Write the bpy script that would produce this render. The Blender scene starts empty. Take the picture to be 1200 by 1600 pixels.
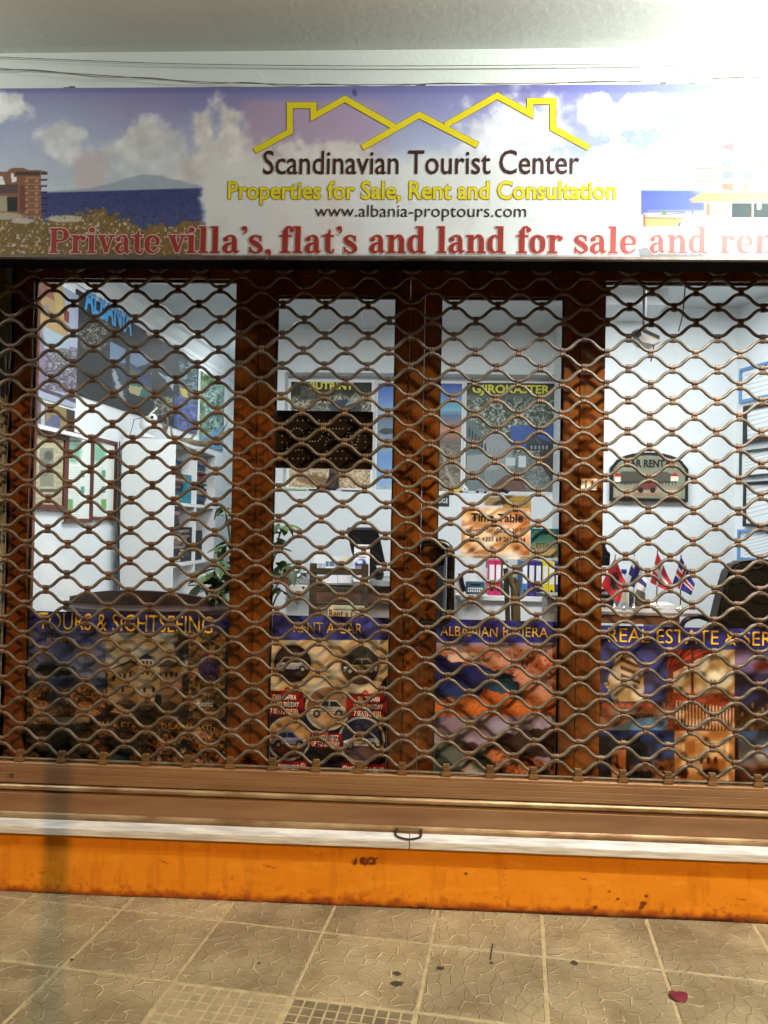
import bpy, bmesh, math, random
import numpy as np
from mathutils import Matrix, Vector
random.seed(7)
scene = bpy.context.scene
col = scene.collection
# ------------------------------------------------------------------ camera, world, lights, exposure
F, PITCH, YAW, ROLL = 1215.96, 0.01666, 0.0467, 0.01982
C = np.array([1.547, -3.166, 1.505])
_c, _s = math.cos, math.sin
FW = np.array([-_s(YAW)*_c(PITCH), _c(YAW)*_c(PITCH), _s(PITCH)])
RT = np.array([_c(YAW), _s(YAW), 0.0])
UP = np.cross(RT, FW)
RT, UP = _c(ROLL)*RT + _s(ROLL)*UP, -_s(ROLL)*RT + _c(ROLL)*UP
cam_d = bpy.data.cameras.new('camera')
cam = bpy.data.objects.new('camera', cam_d); col.objects.link(cam)
cam_d.sensor_fit = 'VERTICAL'; cam_d.sensor_height = 24; cam_d.lens = F/1600*24
cam_d.clip_start = 0.05; cam_d.clip_end = 400
cam.matrix_world = Matrix(((RT[0], UP[0], -FW[0], C[0]), (RT[1], UP[1], -FW[1], C[1]), (RT[2], UP[2], -FW[2], C[2]), (0, 0, 0, 1)))
scene.camera = cam
W = bpy.data.worlds.new('World'); scene.world = W; W.use_nodes = True
_n = W.node_tree.nodes; _l = W.node_tree.links
_bg = _n['Background']; _sky = _n.new('ShaderNodeTexSky'); _sky.sky_type = 'NISHITA'; _sky.sun_disc = False
_sky.sun_elevation = math.radians(-6); _sky.sun_rotation = math.radians(200)
_l.new(_sky.outputs[0], _bg.inputs[0]); _bg.inputs[1].default_value = 0.06
scene.view_settings.view_transform = 'Standard'; scene.view_settings.look = 'None'
scene.view_settings.exposure = 0; scene.view_settings.gamma = 1

def light(kind, name, loc, power, color, size=0.1, rot=None, size_y=None):
    d = bpy.data.lights.new(name, kind); d.energy = power; d.color = color
    if kind == 'AREA':
        d.shape = 'RECTANGLE'; d.size = size; d.size_y = size_y or size
    else: d.shadow_soft_size = size
    o = bpy.data.objects.new(name, d); o.location = loc
    if rot: o.rotation_euler = rot
    col.objects.link(o); return o
FLOOD_R = (3.0, -.98, 3.23); FLOOD_L = (-1.6, -1.2, 3.05)
STREET = (5.2, -11.6, 9.6)
light('POINT', 'flood_light_right', FLOOD_R, 150, (0.95, 1.0, 0.965), 0.05)
light('POINT', 'flood_light_left', FLOOD_L, 80, (0.95, 1.0, 0.965), 0.05)
light('POINT', 'street_light', STREET, 5300, (1.0, 0.58, 0.19), 0.04)
for nm, loc, pw in (('flood_beam_right', FLOOD_R, 400), ('flood_beam_left', FLOOD_L, 120)):
    b_ = light('SPOT', nm, (loc[0], loc[1], loc[2]-.02), pw, (0.95, 1.0, 0.96), 0.06); b_.data.spot_size = math.radians(132); b_.data.spot_blend = 1.0
    b_.rotation_euler = (math.radians(6), 0, 0)
for nm, loc, pw, sx, sy in (('office_light', (0.6, 0.8, 2.96), 48, 0.6, 0.6), ('office_light', (2.1, 0.9, 2.96), 48, 0.6, 0.6),
                            ('office_light', (0.35, 3.3, 2.96), 28, 0.5, 0.5), ('office_light', (3.3, 1.0, 2.96), 28, 0.5, 0.5)):
    light('AREA', nm, loc, pw, (0.97, 0.99, 1.0), sx, None, sy)

# ------------------------------------------------------------------ projection and planes
def ray(u, v): return FW + RT*(u-600)/F - UP*(v-800)/F
def project(X, Y, Z):
    dx, dy, dz = X-C[0], Y-C[1], Z-C[2]
    D = dx*FW[0]+dy*FW[1]+dz*FW[2]
    return 600+F*(dx*RT[0]+dy*RT[1]+dz*RT[2])/D, 800-F*(dx*UP[0]+dy*UP[1]+dz*UP[2])/D
class Plane:
    """flat place in the scene: origin, right axis, up axis, normal towards the viewer"""
    def __init__(s, O, U, V=(0, 0, 1)):
        s.O = np.array(O, float); s.U = np.array(U, float); s.U /= np.linalg.norm(s.U)
        s.V = np.array(V, float); s.N = np.cross(s.U, s.V)
    def hit(s, px, py):
        d = ray(px, py); t = ((s.O-C)@s.N)/(d@s.N); p = C+d*t-s.O
        return p@s.U, p@s.V
    def pt(s, u, v, n=0.0): return s.O+s.U*u+s.V*v+s.N*n
    def rect(s, x0, y0, x1, y1):
        a, b, c, d = s.hit(x0, y0), s.hit(x1, y0), s.hit(x1, y1), s.hit(x0, y1)
        return (a[0]+d[0])/2, (b[0]+c[0])/2, (c[1]+d[1])/2, (a[1]+b[1])/2   # u0,u1,v0,v1
    def off(s, n):
        return Plane(s.O+s.N*n, s.U, s.V)
def face(Y): return Plane((0, Y, 0), (1, 0, 0))
def at(px, py, Y):
    u, v = face(Y).hit(px, py); return np.array([u, Y, v])

# ------------------------------------------------------------------ materials
def lin(c):
    c = np.asarray(c, float)/255.0
    return np.where(c <= 0.04045, c/12.92, ((c+0.055)/1.055)**2.4)
MATS = {}
def pmat(name, c, rough=0.5, metal=0.0, var=0.15, scale=6.0, bump=0.15, bscale=80.0, spec=0.5, c2=None, stretch=None, rnd=0.0, coat=0.0, detail=4.0):
    if name in MATS: return MATS[name]
    m = bpy.data.materials.new(name); m.use_nodes = True; MATS[name] = m
    nt = m.node_tree; N = nt.nodes; L = nt.links; b = N['Principled BSDF']
    c = lin(c); c2 = lin(c2) if c2 is not None else np.clip(c*(1-2*var), 0, 1)
    tc = N.new('ShaderNodeTexCoord'); mp = N.new('ShaderNodeMapping')
    if stretch: mp.inputs['Scale'].default_value = stretch
    L.new(tc.outputs['Object'], mp.inputs[0])
    n1 = N.new('ShaderNodeTexNoise'); n1.inputs['Scale'].default_value = scale; n1.inputs['Detail'].default_value = detail
    L.new(mp.outputs[0], n1.inputs['Vector'])
    r = N.new('ShaderNodeValToRGB'); r.color_ramp.elements[0].position = 0.35; r.color_ramp.elements[1].position = 0.65
    r.color_ramp.elements[0].color = (*c2, 1); r.color_ramp.elements[1].color = (*c, 1)
    L.new(n1.outputs['Fac'], r.inputs[0]); out = r.outputs[0]
    if rnd:
        oi = N.new('ShaderNodeObjectInfo'); hs = N.new('ShaderNodeHueSaturation')
        mr = N.new('ShaderNodeMapRange'); mr.inputs[3].default_value = 1-rnd; mr.inputs[4].default_value = 1+rnd
        L.new(oi.outputs['Random'], mr.inputs[0]); L.new(mr.outputs[0], hs.inputs['Value']); L.new(out, hs.inputs['Color']); out = hs.outputs[0]
    L.new(out, b.inputs['Base Color'])
    b.inputs['Roughness'].default_value = rough; b.inputs['Metallic'].default_value = metal
    b.inputs['Specular IOR Level'].default_value = spec; b.inputs['Coat Weight'].default_value = coat
    if bump:
        n2 = N.new('ShaderNodeTexNoise'); n2.inputs['Scale'].default_value = bscale; n2.inputs['Detail'].default_value = 3
        bp = N.new('ShaderNodeBump'); bp.inputs['Strength'].default_value = bump; bp.inputs['Distance'].default_value = 0.004
        L.new(mp.outputs[0], n2.inputs['Vector']); L.new(n2.outputs['Fac'], bp.inputs['Height']); L.new(bp.outputs[0], b.inputs['Normal'])
    return m
def print_mat(name, rough=0.45, spec=0.4, bump=0.03):
    """printed surface: colour comes from the picture computed per vertex, with a little grain"""
    if name in MATS: return MATS[name]
    m = bpy.data.materials.new(name); m.use_nodes = True; MATS[name] = m
    nt = m.node_tree; N = nt.nodes; L = nt.links; b = N['Principled BSDF']
    a = N.new('ShaderNodeAttribute'); a.attribute_name = 'print'
    tc = N.new('ShaderNodeTexCoord'); n = N.new('ShaderNodeTexNoise'); n.inputs['Scale'].default_value = 260
    L.new(tc.outputs['Object'], n.inputs['Vector'])
    mr = N.new('ShaderNodeMapRange'); mr.inputs[3].default_value = 0.88; mr.inputs[4].default_value = 1.12
    L.new(n.outputs['Fac'], mr.inputs[0])
    mx = N.new('ShaderNodeVectorMath'); mx.operation = 'MULTIPLY'
    L.new(a.outputs['Color'], mx.inputs[0]); L.new(mr.outputs[0], mx.inputs[1]); L.new(mx.outputs[0], b.inputs['Base Color'])
    b.inputs['Roughness'].default_value = rough; b.inputs['Specular IOR Level'].default_value = spec
    n2 = N.new('ShaderNodeTexNoise'); n2.inputs['Scale'].default_value = 9; L.new(tc.outputs['Object'], n2.inputs['Vector'])
    bp = N.new('ShaderNodeBump'); bp.inputs['Strength'].default_value = bump*4; bp.inputs['Distance'].default_value = 0.01
    L.new(n2.outputs['Fac'], bp.inputs['Height']); L.new(bp.outputs[0], b.inputs['Normal'])
    return m
def glass_mat(name, tint=(1, 1, 1), k=1.0):
    if name in MATS: return MATS[name]
    m = bpy.data.materials.new(name); m.use_nodes = True; MATS[name] = m
    nt = m.node_tree; N = nt.nodes; L = nt.links
    N.remove(N['Principled BSDF']); t = N.new('ShaderNodeBsdfTransparent'); t.inputs[0].default_value = (*tint, 1)
    g = N.new('ShaderNodeBsdfGlossy'); g.inputs['Roughness'].default_value = 0.02
    n = N.new('ShaderNodeTexNoise'); n.inputs['Scale'].default_value = 3
    mr = N.new('ShaderNodeMapRange'); mr.inputs[3].default_value = 0.01; mr.inputs[4].default_value = 0.05
    L.new(n.outputs['Fac'], mr.inputs[0]); L.new(mr.outputs[0], g.inputs['Roughness'])
    f = N.new('ShaderNodeFresnel'); f.inputs[0].default_value = 1.45
    mx = N.new('ShaderNodeMixShader'); L.new(f.outputs[0], mx.inputs[0]); L.new(t.outputs[0], mx.inputs[1]); L.new(g.outputs[0], mx.inputs[2])
    L.new(mx.outputs[0], N['Material Output'].inputs['Surface']); return m

# ------------------------------------------------------------------ objects
def tag(o, label=None, cat=None, group=None, kind=None):
    if label: o['label'] = label
    if cat: o['category'] = cat
    if group: o['group'] = group
    if kind: o['kind'] = kind
    return o
def thing(name, label, cat, loc, group=None):
    o = bpy.data.objects.new(name, None); o.empty_display_size = 0.05; col.objects.link(o); o.location = [float(q) for q in loc]
    return tag(o, label, cat, group)
def wloc(o):
    v = Vector((0, 0, 0))
    while o: v += o.location; o = o.parent
    return np.array(v)
def mesh_from(name, V, Fc, mats, smooth=False):
    me = bpy.data.meshes.new(name); me.from_pydata([tuple(map(float, v)) for v in V], [], Fc)
    for m in (mats if isinstance(mats, (list, tuple)) else [mats]): me.materials.append(m)
    if smooth: me.polygons.foreach_set('use_smooth', [True]*len(me.polygons))
    me.update(); return me
def link(name, me, parent=None, loc=None):
    o = bpy.data.objects.new(name, me); col.objects.link(o)
    if loc is not None: o.location = [float(q) for q in loc]
    if parent: o.parent = parent
    return o
class MB:
    def __init__(s): s.V = []; s.F = []
    def add(s, V, Fc):
        n = len(s.V); s.V += [np.array(v, float) for v in V]; s.F += [tuple(i+n for i in f) for f in Fc]; return s
    def box(s, a, b):
        x0, y0, z0 = a; x1, y1, z1 = b
        x0, x1 = min(x0, x1), max(x0, x1); y0, y1 = min(y0, y1), max(y0, y1); z0, z1 = min(z0, z1), max(z0, z1)
        return s.add([(x0, y0, z0), (x1, y0, z0), (x1, y1, z0), (x0, y1, z0), (x0, y0, z1), (x1, y0, z1), (x1, y1, z1), (x0, y1, z1)],
                     [(0, 3, 2, 1), (4, 5, 6, 7), (0, 1, 5, 4), (1, 2, 6, 5), (2, 3, 7, 6), (3, 0, 4, 7)])
    def pbox(s, P, u0, u1, v0, v1, n0, n1):
        """box on a plane; n0 back, n1 front (towards the viewer)"""
        q = [P.pt(u, v, n) for n in (n0, n1) for (u, v) in ((u0, v0), (u1, v0), (u1, v1), (u0, v1))]
        return s.add(q, [(3, 2, 1, 0), (4, 5, 6, 7), (0, 1, 5, 4), (1, 2, 6, 5), (2, 3, 7, 6), (3, 0, 4, 7)])
    def bevbox(s, P, u0, u1, v0, v1, n0, n1, r):
        pts = []
        for cx, cy, a0 in ((u1-r, v0+r, -90), (u1-r, v1-r, 0), (u0+r, v1-r, 90), (u0+r, v0+r, 180)):
            for k in range(4):
                a = math.radians(a0+30*k); pts.append((cx+r*math.cos(a), cy+r*math.sin(a)))
        return s.prism(P, pts, n0, n1)
    def prism(s, P, pts, n0, n1):
        k = len(pts); V = [P.pt(u, v, n0) for u, v in pts]+[P.pt(u, v, n1) for u, v in pts]
        return s.add(V, [tuple(range(k))[::-1], tuple(range(k, 2*k))]+[(i, (i+1) % k, (i+1) % k+k, i+k) for i in range(k)])
    def tube(s, path, r, n=8, cap=True, sq=None):
        path = [np.array(p, float) for p in path]; base = len(s.V); up0 = None
        for i, p in enumerate(path):
            t = path[min(i+1, len(path)-1)]-path[max(i-1, 0)]; t /= (np.linalg.norm(t)+1e-12)
            if up0 is None: up0 = np.array((0, 0, 1.0)) if abs(t[2]) < 0.9 else np.array((0, 1.0, 0))
            a = up0-t*(up0@t); a /= np.linalg.norm(a); b = np.cross(t, a); up0 = a
            ri = r[i] if isinstance(r, (list, tuple, np.ndarray)) else r
            ka, kb = (1, 1) if sq is None else sq
            for k in range(n):
                an = 2*math.pi*k/n; s.V.append(p+ri*(ka*a*math.cos(an)+kb*b*math.sin(an)))
        m = len(path)
        for i in range(m-1):
            for k in range(n):
                s.F.append((base+i*n+k, base+i*n+(k+1) % n, base+(i+1)*n+(k+1) % n, base+(i+1)*n+k))
        if cap:
            s.F.append(tuple(base+k for k in range(n))[::-1]); s.F.append(tuple(base+(m-1)*n+k for k in range(n)))
        return s
    def lathe(s, c, prof, n=16):
        base = len(s.V); c = np.array(c, float)
        for r, z in prof:
            for k in range(n): s.V.append(c+np.array((r*math.cos(2*math.pi*k/n), r*math.sin(2*math.pi*k/n), z)))
        for i in range(len(prof)-1):
            for k in range(n): s.F.append((base+i*n+k, base+i*n+(k+1) % n, base+(i+1)*n+(k+1) % n, base+(i+1)*n+k))
        s.F.append(tuple(base+k for k in range(n))[::-1]); s.F.append(tuple(base+(len(prof)-1)*n+k for k in range(n)))
        return s
    def ball(s, c, rx, ry=None, rz=None, n=12):
        ry = ry or rx; rz = rz or rx; base = len(s.V); m = n//2
        for i in range(m+1):
            a = math.pi*i/m
            for k in range(n):
                b = 2*math.pi*k/n
                s.V.append(np.array(c)+np.array((rx*math.sin(a)*math.cos(b), ry*math.sin(a)*math.sin(b), -rz*math.cos(a))))
        for i in range(m):
            for k in range(n): s.F.append((base+i*n+k, base+i*n+(k+1) % n, base+(i+1)*n+(k+1) % n, base+(i+1)*n+k))
        return s
    def disc(s, P, u, v, ru, rv=None, n=0.0, seg=20):
        rv = rv or ru
        return s.add([P.pt(u+ru*math.cos(2*math.pi*k/seg), v+rv*math.sin(2*math.pi*k/seg), n) for k in range(seg)], [tuple(range(seg))])
    def build(s, name, mat, parent=None, smooth=False, shift=True, bevel=0.0):
        V = np.array(s.V)
        if parent: o0 = wloc(parent); loc = None
        else:
            o0 = np.array(((V[:, 0].min()+V[:, 0].max())/2, (V[:, 1].min()+V[:, 1].max())/2, V[:, 2].min())); loc = o0
        me = mesh_from(name, V-o0, s.F, mat, smooth)
        o = link(name, me, parent, loc)
        if smooth:
            try:
                me.set_sharp_from_angle(angle=math.radians(38))
            except Exception: pass
        if bevel:
            bm = bmesh.new(); bm.from_mesh(me); bmesh.ops.bevel(bm, geom=list(bm.edges), offset=bevel, segments=2, affect='EDGES', clamp_overlap=True)
            bm.to_mesh(me); bm.free()
        return o

# ------------------------------------------------------------------ painting prints
def _hash(ix, iy, seed):
    h = (ix.astype(np.int64)*374761393+iy.astype(np.int64)*668265263+seed*974711) & 0x7fffffff
    h = ((h ^ (h >> 13))*1274126177) & 0x7fffffff
    return ((h ^ (h >> 16)) & 0xffff)/65535.0
def vnoise(x, y, seed=0):
    ix, iy = np.floor(x), np.floor(y); fx, fy = x-ix, y-iy; fx = fx*fx*(3-2*fx); fy = fy*fy*(3-2*fy)
    a, b, c, d = _hash(ix, iy, seed), _hash(ix+1, iy, seed), _hash(ix, iy+1, seed), _hash(ix+1, iy+1, seed)
    return (a*(1-fx)+b*fx)*(1-fy)+(c*(1-fx)+d*fx)*fy
def fbm(x, y, sc, seed=0, oc=4):
    t = 0; a = 0.5; n = 0
    for k in range(oc): t = t+a*vnoise(x/sc*2**k, y/sc*2**k, seed+k*17); n += a; a *= 0.5
    return t/n
def sst(a, b, x):
    t = np.clip((x-a)/(b-a), 0, 1); return t*t*(3-2*t)
class Cv:
    def __init__(s, P, rect, dens=0.8, n=0.0):
        s.P = P; s.n = n; u0, u1, v0, v1 = rect; s.rect = rect
        pa = project(*P.pt(u0, v0)); pb = project(*P.pt(u1, v0)); pc = project(*P.pt(u0, v1))
        W_ = max(3, int(math.hypot(pb[0]-pa[0], pb[1]-pa[1])*dens)); H_ = max(3, int(math.hypot(pc[0]-pa[0], pc[1]-pa[1])*dens))
        U, V = np.meshgrid(np.linspace(u0, u1, W_), np.linspace(v1, v0, H_)); s.W, s.H = W_, H_
        s.X = P.O[:, None, None]+P.U[:, None, None]*U+P.V[:, None, None]*V+P.N[:, None, None]*n
        s.x, s.y = project(*s.X); s.c = np.zeros((H_, W_, 3))+0.8
    def put(s, m, c, a=1.0):
        m = np.clip(m*a, 0, 1)[..., None]; c = np.asarray(c, float)
        if c.ndim == 1: c = c/255.0
        s.c = s.c*(1-m)+c*m; return s
    def fill(s, c): s.c[:] = np.array(c)/255.0; return s
    def grad(s, st, m=1.0, ax='y'):
        t = s.y if ax == 'y' else s.x
        ys = [q[0] for q in st]; g = np.stack([np.interp(t, ys, [q[1][k]/255.0 for q in st]) for k in range(3)], -1)
        return s.put(np.ones_like(s.x)*m, g)
    def poly(s, pts, c, a=1.0, wob=0, wsc=8, seed=1):
        x, y = s.x, s.y
        if wob:
            x = x+(fbm(s.x, s.y, wsc, seed)-.5)*2*wob; y = y+(fbm(s.x, s.y, wsc, seed+50)-.5)*2*wob
        m = np.zeros(x.shape, bool); k = len(pts)
        for i in range(k):
            (x0, y0), (x1, y1) = pts[i], pts[(i+1) % k]
            if y0 == y1: continue
            m ^= ((y0 > y) != (y1 > y)) & (x < (x1-x0)*(y-y0)/(y1-y0)+x0)
        return s.put(m.astype(float), c, a)
    def rectp(s, x0, y0, x1, y1, c, a=1.0, soft=0.6):
        m = np.clip((s.x-x0)/soft+.5, 0, 1)*np.clip((x1-s.x)/soft+.5, 0, 1)*np.clip((s.y-y0)/soft+.5, 0, 1)*np.clip((y1-s.y)/soft+.5, 0, 1)
        return s.put(m, c, a)
    def ell(s, cx, cy, rx, ry, c, a=1.0, soft=0.08, wob=0, seed=3, wsc=10):
        r = np.sqrt(((s.x-cx)/rx)**2+((s.y-cy)/ry)**2)
        if wob: r = r+(fbm(s.x, s.y, wsc, seed)-.5)*2*wob
        return s.put(1-sst(1-soft, 1+soft, r), c, a)
    def ring(s, cx, cy, r, w, c, a=1.0):
        d = np.abs(np.hypot(s.x-cx, s.y-cy)-r); return s.put(np.clip((w/2-d)+.5, 0, 1), c, a)
    def line(s, pts, w, c, a=1.0):
        m = np.zeros(s.x.shape)
        for (x0, y0), (x1, y1) in zip(pts, pts[1:]):
            L = (x1-x0)**2+(y1-y0)**2+1e-9; t = np.clip(((s.x-x0)*(x1-x0)+(s.y-y0)*(y1-y0))/L, 0, 1)
            d = np.hypot(s.x-x0-t*(x1-x0), s.y-y0-t*(y1-y0)); m = np.maximum(m, np.clip(w/2-d+.5, 0, 1))
        return s.put(m, c, a)
    def speck(s, m, c1, c2, sc, seed=0, oc=3, lo=.4, hi=.6):
        n = sst(lo-.05, hi+.05, .5*fbm(s.x, s.y, sc*.8, seed, oc)+.5*fbm(s.x, s.y, sc*.3, seed+91, 2))[..., None]
        cc = np.array(c1)/255*(1-n)+np.array(c2)/255*n
        return s.put(m if isinstance(m, np.ndarray) else np.ones_like(s.x)*m, cc)
    def box_mask(s, x0, y0, x1, y1, soft=1.0):
        return np.clip((s.x-x0)/soft+.5, 0, 1)*np.clip((x1-s.x)/soft+.5, 0, 1)*np.clip((s.y-y0)/soft+.5, 0, 1)*np.clip((y1-s.y)/soft+.5, 0, 1)
    def build(s, name, parent, mat=None):
        H_, W_ = s.H, s.W; o0 = wloc(parent) if parent else s.X.mean(axis=(1, 2))
        V = (np.moveaxis(s.X, 0, -1)-o0).reshape(-1, 3)
        i = np.arange(H_*W_).reshape(H_, W_); q = np.stack([i[1:, :-1], i[1:, 1:], i[:-1, 1:], i[:-1, :-1]], -1).reshape(-1, 4)
        me = bpy.data.meshes.new(name); me.vertices.add(len(V)); me.vertices.foreach_set('co', V.astype(np.float32).ravel())
        me.loops.add(q.size); me.loops.foreach_set('vertex_index', q.astype(np.int32).ravel())
        me.polygons.add(len(q)); me.polygons.foreach_set('loop_start', (np.arange(len(q))*4).astype(np.int32)); me.polygons.foreach_set('loop_total', np.full(len(q), 4, np.int32))
        ca = me.color_attributes.new('print', 'FLOAT_COLOR', 'POINT')
        cc = np.clip(s.c, 0, 1).reshape(-1, 3); cl = np.where(cc <= 0.04045, cc/12.92, ((cc+0.055)/1.055)**2.4)
        ca.data.foreach_set('color', np.concatenate([cl, np.ones((len(cl), 1))], 1).astype(np.float32).ravel())
        me.materials.append(mat or print_mat('printed_vinyl')); me.update(calc_edges=True); me.validate()
        return link(name, me, parent, None if parent else o0)

# ------------------------------------------------------------------ lettering
_tc = {}
def glyph_mesh(s, bold=0.0, sp=1.0):
    k = (s, bold, sp)
    if k in _tc: return _tc[k]
    cu = bpy.data.curves.new('letters', 'FONT'); cu.body = s; cu.offset = bold; cu.resolution_u = 3; cu.fill_mode = 'FRONT'; cu.space_character = sp
    o = bpy.data.objects.new('letters', cu); col.objects.link(o)
    me = bpy.data.meshes.new_from_object(o.evaluated_get(bpy.context.evaluated_depsgraph_get()))
    n = len(me.vertices); v = np.zeros(n*3); me.vertices.foreach_get('co', v); v = v.reshape(-1, 3)
    f = [tuple(p.vertices) for p in me.polygons]
    bpy.data.objects.remove(o); bpy.data.curves.remove(cu); bpy.data.meshes.remove(me)
    _tc[k] = (v, f); return _tc[k]
_H = glyph_mesh('H')[0]; CAPH = _H[:, 1].max()-_H[:, 1].min()
def text(s, P, x0, x1, yb, yt, mat, parent, name='lettering', bold=0.0, n=0.001, shear=0.0, sp=1.0, yb2=None, fitbold=None):
    """letters on plane P; x0..x1 the width, yb the baseline and yt the top of the capitals, as seen in the photograph"""
    v, f = glyph_mesh(s, bold, sp)
    v0 = glyph_mesh(s, fitbold if fitbold is not None else bold, sp)[0]
    ua, va = P.hit(x0, yb); ub, vb = P.hit(x1, yb if yb2 is None else yb2); _, vt = P.hit((x0+x1)/2, yt)
    va = (va+vb)/2 if yb2 is None else va
    if yb2 is None:
        um, va = P.hit((x0+x1)/2, yb)
    sx = (ub-ua)/(v0[:, 0].max()-v0[:, 0].min()); sz = (vt-va)/CAPH; o0 = wloc(parent) if parent else np.zeros(3)
    q = [P.pt(ua+(a[0]-v0[:, 0].min())*sx+a[1]*sz*shear, va+a[1]*sz, n)-o0 for a in v]
    return link(name, mesh_from(name, q, f, mat), parent)
def spline(pts, k=6):
    p = [np.array(q, float) for q in pts]; out = []
    for i in range(len(p)-1):
        a = p[i-1] if i else 2*p[0]-p[1]; b, c = p[i], p[i+1]; d = p[i+2] if i+2 < len(p) else 2*p[-1]-p[-2]
        for t in np.linspace(0, 1, k, endpoint=False):
            out.append(.5*((2*b)+(-a+c)*t+(2*a-5*b+4*c-d)*t*t+(-a+3*b-3*c+d)*t**3))
    out.append(p[-1]); return out
R_, B_, D_ = 'R', 'B', 'D'
SLAB = {
 'P': (.86, [(R_, .1, 0, .31, 1), (R_, .02, 0, .39, .075), (R_, .02, .925, .35, 1), (B_, [(.28, .96, .075), (.5, .955, .09), (.64, .88, .16), (.675, .735, .215), (.64, .59, .16), (.5, .505, .09), (.28, .5, .075)])]),
 'r': (.64, [(R_, .1, 0, .3, .73), (R_, .02, 0, .4, .075), (R_, .02, .655, .3, .73), (B_, [(.27, .5, .06), (.35, .65, .09), (.47, .69, .09)]), (D_, .5, .6, .1)]),
 'i': (.44, [(R_, .1, 0, .3, .73), (R_, .02, 0, .38, .075), (R_, .02, .655, .3, .73), (D_, .2, .93, .115)]),
 'v': (.66, [(B_, [(.14, .70, .2), (.36, .04, .16)]), (B_, [(.35, .03, .08), (.55, .68, .08)]), (R_, 0, .655, .3, .73), (R_, .42, .655, .66, .73)]),
 'a': (.68, [(R_, .37, .12, .55, .56), (B_, [(.455, .5, .18), (.43, .645, .12), (.3, .7, .075), (.15, .63, .08)]), (D_, .15, .56, .095), (B_, [(.4, .41, .06), (.21, .35, .13), (.12, .2, .19), (.17, .07, .13), (.28, .04, .09), (.4, .12, .06)]), (B_, [(.46, .16, .18), (.51, .045, .1), (.64, .1, .04)])]),
 't': (.5, [(R_, .12, .14, .31, .78), (B_, [(.25, .76, .12), (.29, .95, .03)]), (R_, 0, .655, .44, .73), (B_, [(.215, .17, .19), (.27, .05, .11), (.39, .045, .08), (.45, .18, .045)])]),
 'e': (.66, [(B_, [(.53, .37, .12), (.51, .57, .15), (.33, .7, .07), (.15, .58, .17), (.11, .36, .2), (.16, .13, .17), (.33, .03, .08), (.5, .1, .07), (.57, .21, .05)]), (R_, .14, .335, .58, .4)]),
 'l': (.44, [(R_, .1, 0, .3, 1.08), (R_, .02, 0, .38, .075), (R_, .02, 1.005, .3, 1.08)]),
 's': (.58, [(B_, [(.46, .56, .05), (.38, .68, .07), (.25, .7, .08), (.12, .61, .14), (.15, .48, .18), (.29, .38, .2), (.43, .26, .18), (.46, .13, .15), (.36, .045, .09), (.24, .03, .08), (.09, .16, .05)]), (R_, .42, .48, .485, .7), (R_, .05, .02, .115, .26)]),
 'f': (.48, [(R_, .1, 0, .3, .9), (R_, .02, 0, .4, .075), (R_, 0, .655, .44, .73), (B_, [(.2, .86, .2), (.27, 1.02, .11), (.37, 1.045, .08), (.46, .99, .06)]), (D_, .45, .93, .09)]),
 'n': (.82, [(R_, .1, 0, .3, .73), (R_, .5, 0, .7, .55), (R_, .02, 0, .38, .075), (R_, .43, 0, .78, .075), (R_, .02, .655, .3, .73), (B_, [(.27, .52, .05), (.4, .67, .1), (.53, .67, .15), (.6, .52, .2)])]),
 'd': (.76, [(R_, .42, .02, .62, 1.08), (R_, .32, 1.005, .62, 1.08), (R_, .52, 0, .71, .075), (B_, [(.44, .62, .07), (.31, .7, .08), (.15, .58, .17), (.11, .36, .2), (.15, .14, .17), (.31, .03, .08), (.44, .12, .07)])]),
 'o': (.68, [(B_, [(.31, .7, .08), (.15, .59, .17), (.11, .365, .2), (.15, .14, .17), (.31, .03, .08), (.48, .14, .17), (.52, .365, .2), (.48, .59, .17), (.31, .7, .08)])]),
 "'": (.28, [(D_, .14, 1.0, .09), (B_, [(.19, .99, .09), (.2, .87, .06), (.1, .76, .02)])]),
 ',': (.34, [(D_, .16, .07, .1), (B_, [(.21, .06, .1), (.22, -.08, .07), (.1, -.18, .02)])]),
}
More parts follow.
